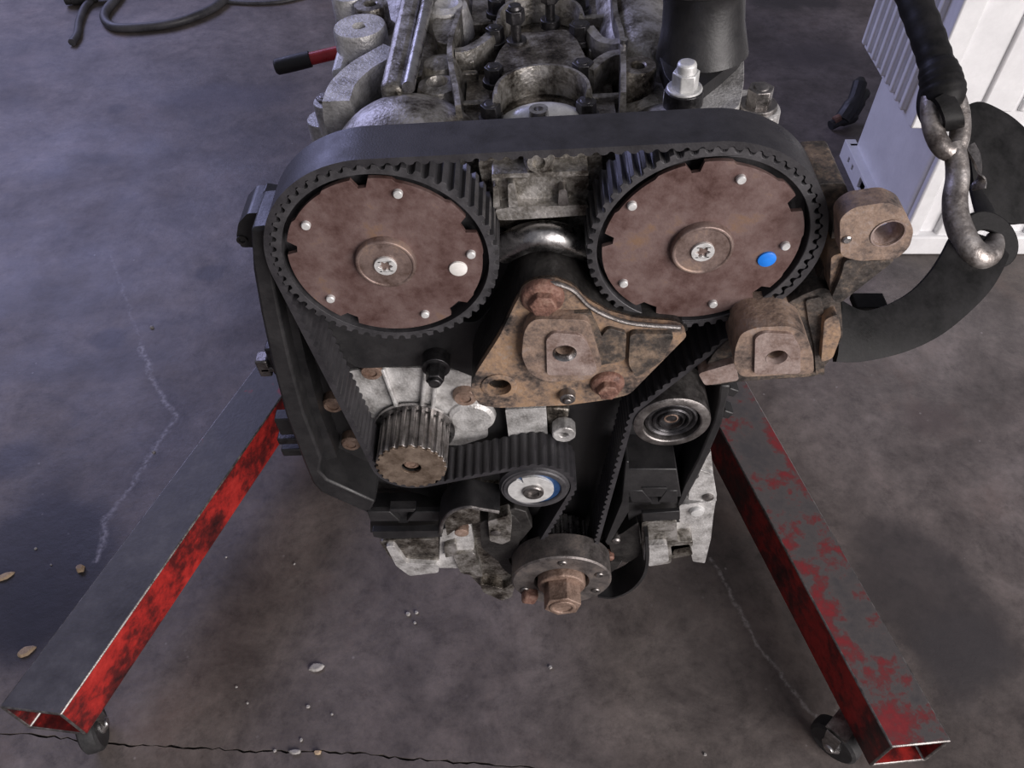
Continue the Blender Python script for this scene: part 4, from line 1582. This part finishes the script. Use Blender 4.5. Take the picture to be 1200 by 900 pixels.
def band(rows, name, m, parent, org, thick):
    """rows: pixel pairs across the band with the distance at which they lie"""
    mb = MB()
    A = spline([at_dist(a[0], a[1], d) for a, b, d in rows], 6)
    B = spline([at_dist(b[0], b[1], d + dd) for (a, b, d), dd in zip(rows, [.0] * len(rows))], 6)
    n = len(A)
    vs, fs = [], []
    for k in range(n):
        d = (A[min(k + 1, n - 1)] + B[min(k + 1, n - 1)] - A[max(k - 1, 0)] - B[max(k - 1, 0)]).normalized()
        w = (B[k] - A[k]).normalized()
        nn = d.cross(w).normalized() * thick
        mid = (A[k] + B[k]) / 2
        for p in (A[k] - nn * .6, A[k] + (B[k] - A[k]) * .12 - nn, mid - nn * 1.05, B[k] + (A[k] - B[k]) * .12 - nn, B[k] - nn * .6,
                  B[k] + nn * .6, B[k] + (A[k] - B[k]) * .12 + nn, mid + nn * 1.05, A[k] + (B[k] - A[k]) * .12 + nn, A[k] + nn * .6):
            vs.append(p - org)
    for k in range(n - 1):
        for i in range(10):
            j = (i + 1) % 10
            fs.append((k * 10 + i, k * 10 + j, (k + 1) * 10 + j, (k + 1) * 10 + i))
    fs += [tuple(reversed(range(10))), tuple((n - 1) * 10 + i for i in range(10))]
    mb._add(vs, fs)
    return mb.build(name, m, parent, angle=50)


band([((984, 352), (978, 424), .560), ((1010, 364), (1008, 424), .566), ((1040, 357), (1055, 414), .574), ((1068, 341), (1096, 396), .582),
      ((1090, 318), (1128, 372), .590), ((1104, 296), (1158, 342), .597), ((1112, 280), (1176, 312), .602), ((1120, 268), (1184, 290), .606)],
     'lower_band', 'black_webbing', sl, S0, .003)
# sewn eye at the end of the band: a rounded loop with an opening for the hook
ec = at_dist(1158, 281, .604)
tang = (at_dist(1190, 285, .607) - at_dist(1120, 268, .604)).normalized()
upd = (at_dist(1158, 262, .604) - at_dist(1158, 300, .606)).normalized()
mb = MB()
nrm = tang.cross(upd).normalized()
loop_o, loop_i = [], []
N_ = 40
for i in range(N_):
    a = 2 * math.pi * i / N_
    loop_o.append(ec + tang * (.0225 * math.cos(a)) + upd * (.0205 * math.sin(a)))
    loop_i.append(ec + tang * (.0110 * math.cos(a) - .001) + upd * (.0075 * math.sin(a) - .001))
vs = [p + nrm * s - S0 for s in (-.0032, .0032) for p in loop_o + loop_i]
fs = []
for i in range(N_):
    j = (i + 1) % N_
    fs += [(i, j, N_ + j, N_ + i), (2 * N_ + i, 3 * N_ + i, 3 * N_ + j, 2 * N_ + j), (i, 2 * N_ + i, 2 * N_ + j, j), (N_ + i, N_ + j, 3 * N_ + j, 3 * N_ + i)]
mb._add(vs, fs)
mb.build('eye', 'black_webbing', sl, bevel=.001)
band([((1126, 126), (1140, 232), .660), ((1146, 120), (1160, 250), .664), ((1168, 128), (1182, 262), .668), ((1192, 144), (1200, 262), .672), ((1222, 176), (1222, 262), .678), ((1246, 214), (1236, 262), .684)],
     'upper_band', 'black_webbing', sl, S0, .003)
band([((1136, 218), (1148, 222), .640), ((1140, 236), (1160, 240), .632), ((1144, 252), (1166, 254), .620), ((1146, 266), (1168, 266), .610)],
     'folded_end', 'black_webbing', sl, S0, .0025)
mb = MB()
a = at_dist(1002, 356, .600)
b_ = at_dist(1034, 354, .606)
mb.box((a + b_) / 2 - S0, ((b_ - a).length, .016, .006))
mb.build('stitched_tab', 'black_webbing', sl, bevel=.001)

hk = empty('lifting_hook', at_dist(1120, 200, .60))
tag(hk, 'worn steel lifting hook passed through the eye of the black sling', 'hook')
H0 = Vector(hk.location)
DH = .600
hp_ = [(1116, 168), (1121, 188), (1122, 210), (1119, 232), (1121, 256), (1130, 280), (1141, 296), (1152, 300), (1162, 292), (1166, 278)]
dd = [.600, .600, .600, .600, .599, .597, .596, .598, .602, .607]
pts = spline([at_dist(a[0], a[1], d) - H0 for a, d in zip(hp_, dd)], 6)
n = len(pts)
rs = [.0075 + .0022 * min(1, k / n * 1.6) - (.004 * max(0, (k / n - .82) / .18)) for k in range(n)]
mb = MB()
mb.tube(pts, rs, 18)
mb.build('shank', 'hook_steel', hk)
# eye of the hook: an elongated ring
ce = at_dist(1108, 138, .600) - H0
ux = (at_dist(1128, 134, .600) - at_dist(1098, 138, .600)).normalized()
uy = (at_dist(1104, 100, .600) - at_dist(1114, 172, .600)).normalized()
ring = [ce + ux * (.0105 * math.cos(t)) + uy * (.0250 * math.sin(t)) for t in [2 * math.pi * i / 36 for i in range(37)]]
mb = MB()
mb.tube(ring, .0074, 14, cap=False)
mb.build('eye', 'hook_steel', hk)
mb = MB()
lt = spline([at_dist(px, py, .604) - H0 for px, py in ((1136, 170), (1144, 186), (1148, 206), (1147, 222))], 6)
mb.ribbon(lt, (0, 1, .6), .010, .0018)
mb.build('safety_latch', 'dull_steel', hk)

hs = empty('hoist_strap', at_dist(1100, 100, .60))
tag(hs, 'black bundled hoist strap knotted and taped above the steel hook', 'strap')
T0 = Vector(hs.location)
mb = MB()
pt = [(1046, -70, .64), (1060, -30, .628), (1074, 8, .618), (1086, 40, .61), (1096, 70, .604), (1100, 84, .602)]
pts = spline([at_dist(a, b_, d) - T0 for a, b_, d in pt], 6)
mb.tube(pts, [.0122 + .0004 * math.sin(k * 1.7) for k in range(len(pts))], 16)
mb.build('strap', 'black_webbing', hs)
mb = MB()
kn = [(1097, 76, .602), (1101, 88, .600), (1104, 100, .599), (1106, 112, .599), (1108, 124, .600), (1109, 134, .601)]
pts = spline([at_dist(a, b_, d) - T0 for a, b_, d in kn], 5)
mb.tube(pts, [.0120, .0126, .0136, .0140, .0139, .0143, .0149, .0146, .0150, .0152, .0148, .0153, .0158, .0156, .0152, .0155, .0150, .0142, .0138, .0130, .012, .0112, .010, .009, .0075, .006][:len(pts)], 18)
mb.build('knot', 'black_webbing', hs)
mb = MB()
lp = [(1103, 112, .588), (1112, 126, .587), (1118, 142, .590), (1117, 150, .602), (1112, 140, .612)]
pts = spline([at_dist(a, b_, d) - T0 for a, b_, d in lp], 6)
mb.ribbon(pts, (1, 0, 0), .013, .004)
mb.build('loop', 'black_webbing', hs)
mb = MB()
lp = [(1092, 90, .60), (1085, 108, .604), (1083, 126, .606), (1088, 140, .604), (1094, 146, .602)]
pts = spline([at_dist(a, b_, d) - T0 for a, b_, d in lp], 6)
mb.tube(pts, [.0055] * len(pts), 12)
mb.build('loop', 'black_webbing', hs)

# ------------------------------------------------------------------ white plastic crates
def crate_lower():
    t = empty('plastic_crate', (.86, 1.25, 0))
    tag(t, 'smooth white plastic crate on the floor with a slotted foot', 'crate')
    o = Vector((.86, 1.25, 0))
    mb = MB()
    x0, x1, y0, y1 = .672, 1.12, 1.115, 1.385
    mb.prism(rounded([(x0, y0), (x1, y0), (x1, y1), (x0, y1)], .012), .036, .236, axis='z')
    mb.v = [tuple(Vector(v) - o) for v in mb.v]
    mb.build('body', 'white_plastic', t, bevel=.004)
    # foot strip with slots along the side
    mb = MB()
    holes = [[(yy - hw, .020 - hh), (yy + hw, .020 - hh), (yy + hw, .020 + hh), (yy - hw, .020 + hh)] for yy, hw, hh in ((1.355, .004, .006), (1.330, .004, .006), (1.270, .015, .011), (1.215, .005, .006))]
    mb.prism([(1.10, .0), (1.40, .0), (1.40, .038), (1.10, .038)], .655, .662, holes=holes, axis='x')
    mb.prism([(1.10, .030), (1.40, .030), (1.40, .038), (1.10, .038)], .660, .676, axis='x')
    mb.v = [tuple(Vector(v) - o) for v in mb.v]
    mb.build('foot_strip', 'white_plastic', t, bevel=.001)
    for cx, cy, sx, sy in ((1.116, 1.25, .008, .27), (.89, 1.381, .46, .008)):       # other walls of the hollow foot
        mb = MB()
        mb.box(Vector((cx, cy, .019)) - o, (sx, sy, .038))
        mb.build('foot_wall', 'white_plastic', t, bevel=.001)
    # front mouldings: lip and upright ribs
    mb = MB()
    mb.box(Vector((.895, 1.108, .020)) - o, (.47, .020, .040))
    mb.build('front_lip', 'white_plastic', t, bevel=.004)
    for xx in (.690, .745, .80, .90, 1.0):
        mb = MB()
        mb.box(Vector((xx, 1.112, .12)) - o, (.026, .016, .20))
        mb.build('rib', 'white_plastic', t, bevel=.004)


def crate_upper():
    t = empty('plastic_crate', (.86, 1.25, .236))
    tag(t, 'ribbed white plastic crate stacked on the smooth crate', 'crate')
    o = Vector((.86, 1.25, .236))
    x0, x1, y0, y1 = .622, 1.14, 1.125, 1.385
    mb = MB()
    mb.prism(rounded([(x0, y0), (x1, y0), (x1, y1), (x0, y1)], .006), .236, .60, axis='z')
    mb.v = [tuple(Vector(v) - o) for v in mb.v]
    mb.build('body', 'white_plastic', t, bevel=.003)
    for k in range(9):
        yy = 1.165 + k * .0262
        mb = MB()
        mb.box(Vector((x0 - .003, yy, .42)) - o, (.012, .013, .352))
        mb.build('side_rib', 'white_plastic', t, bevel=.003)
    mb = MB()
    mb.box(Vector((x0 + .012, y0 - .004, .42)) - o, (.034, .014, .36))
    mb.build('corner_post', 'white_plastic', t, bevel=.003)
    for xx in (.74, .80, .86, .92, .985, 1.05):
        mb = MB()
        mb.box(Vector((xx, y0 - .001, .43)) - o, (.052, .010, .33))
        mb.build('front_panel', 'white_plastic', t, bevel=.004)
    mb = MB()
    mb.box(Vector((.98, y0 - .009, .50)) - o, (.07, .008, .05))
    l = mb.build('handle_recess', 'grey_plastic', t, bevel=.002)


crate_lower()
crate_upper()

# ------------------------------------------------------------------ clutter on the floor
c0 = at_floor(995, 150)
cl = empty('spring_clamp', c0)
tag(cl, 'small black spring clamp lying on the floor beside the white crates', 'clamp')
for name, pts, r, m in (('jaw', [(-.02, .0, .02), (.0, .02, .05), (.012, .05, .085)], [.017, .014, .006], 'black_rubber'),
                        ('jaw', [(-.005, .01, .015), (.015, .03, .05), (.03, .05, .05)], [.016, .013, .009], 'black_rubber'),
                        ('handle', [(-.045, -.01, .012), (-.02, .0, .018), (.01, .012, .020)], [.010, .013, .010], 'black_rubber'),
                        ('tip', [(-.040, -.008, .022), (-.028, -.004, .028)], [.008, .007], 'rust_red')):
    mb = MB()
    mb.tube(spline(pts, 5), [r[min(len(r) - 1, int(k / 5))] for k in range(len(spline(pts, 5)))], 10)
    mb.build(name, m, cl)

# hose loop lying far back
hp3 = [at_floor(px, py) for px, py in ((160, -30), (140, 0), (124, 22), (134, 36), (165, 37), (205, 32), (240, 20), (262, 6), (275, -12), (285, -40))]
o0 = Vector((hp3[3].x, hp3[3].y, 0))
mb = MB()
mb.tube([p - o0 + Vector((0, 0, .0105)) for p in spline(hp3, 8)], .0105, 12)
mb.v = [v for v in mb.v]
h = mb.build('air_hose', 'hose_rubber')
h.location = o0
tag(h, 'dark rubber air hose lying in a loop on the workshop floor', 'hose')
hp4 = [at_floor(px, py) for px, py in ((116, -25), (110, 0), (100, 14), (94, 30), (92, 44), (86, 54))]
o0 = Vector((hp4[3].x, hp4[3].y, 0))
mb = MB()
mb.tube([p - o0 + Vector((0, 0, .0085)) for p in spline(hp4, 8)], .0085, 12)
h = mb.build('cable', 'hose_rubber')
h.location = o0
tag(h, 'thin dark cable end beside the looped air hose', 'cable')
hp5 = [at_floor(px, py) for px, py in ((262, 4), (300, 6), (330, 4), (356, -2), (380, -12))]
o0 = Vector((hp5[2].x, hp5[2].y, 0))
mb = MB()
mb.tube([p - o0 + Vector((0, 0, .005)) for p in spline(hp5, 8)], .005, 10)
h = mb.build('cable', 'hose_rubber')
h.location = o0
tag(h, 'very thin grey cable running straight behind the looped hose', 'cable')
c0 = at_floor(100, 6)
mb = MB()
mb.cyl((-.03, 0, .018), (.025, .02, .018), .018, .018, 18)
mb.cyl((.025, .02, .018), (.05, .03, .018), .013, .011, 18)
mb.cyl((-.045, -.006, .018), (-.03, 0, .018), .014, .016, 18)
o = mb.build('hose_coupling', 'black_rubber', bevel=.002)
o.location = c0
tag(o, 'black hose coupling on the floor at the cable end', 'coupling')


def chip(px, py, sx, sy, sz, rot, m, label, name='chip', group=None):
    c = at_floor(px, py)
    mb = MB()
    n = 9
    rnd = random.Random(int(px * 7 + py))
    ang = [2 * math.pi * i / n for i in range(n)]
    base = [(math.cos(a) * sx * rnd.uniform(.7, 1.1) / 2, math.sin(a) * sy * rnd.uniform(.7, 1.1) / 2) for a in ang]
    top_ = [(x * .72, y * .72) for x, y in base]
    mb.prism(base, -.0003, sz, axis='z', back=top_)
    o = mb.build(name, m, bevel=min(sx, sy) * .06, segs=1)
    o.location = c
    o.rotation_euler = (0, 0, math.radians(rot))
    tag(o, label, 'debris', group)
    return o


chip(6, 676, .030, .010, .004, 25, 'tan_chip', 'tan wooden splinter lying in the black oil stain', 'wood_splinter')
chip(95, 667, .012, .012, .007, 0, 'tan_chip', 'round tan pebble beside the dark leg of the stand', 'pebble')
chip(30, 764, .026, .013, .004, 30, 'tan_chip', 'curled tan wood shaving beside the dark leg of the stand', 'wood_shaving')
chip(371, 782, .020, .012, .004, 10, 'pale_chip', 'flat pale chip alone on the floor below the engine', 'paint_chip')
chip(346, 881, .016, .006, .003, 0, 'pale_chip', 'small pale flake lying in the floor crack', 'paint_flake')
chip(372, 882, .010, .006, .003, 0, 'tan_chip', 'tiny tan flake at the edge of the floor crack', 'paint_flake')
for px, py, s in ((361, 828, .0045), (322, 880, .004), (478, 720, .006), (488, 718, .005), (486, 730, .004), (645, 782, .005), (290, 824, .003), (353, 867, .004), (265, 653, .003), (345, 661, .003), (389, 837, .003), (277, 805, .003), (826, 884, .004), (60, 662, .003), (42, 643, .004), (178, 384, .007), (180, 530, .005)):
    if py > 860:
        where = 'pale grit crumb lying at the edge of the floor crack'
    elif 470 < px < 650:
        where = 'pale grit crumb on the floor in front of the crank bolt'
    elif py < 540:
        where = 'bright grit crumb lying on the chalky floor scratch'
    elif px < 100:
        where = 'pale grit crumb lying inside the black oil stain'
    else:
        where = 'tiny pale grit crumb on the floor inside the bright red stand leg'
    chip(px, py, s * 1.2, s, s * .5, px % 90, 'pale_chip', where, 'grit_crumb', 'grit crumbs on the floor')
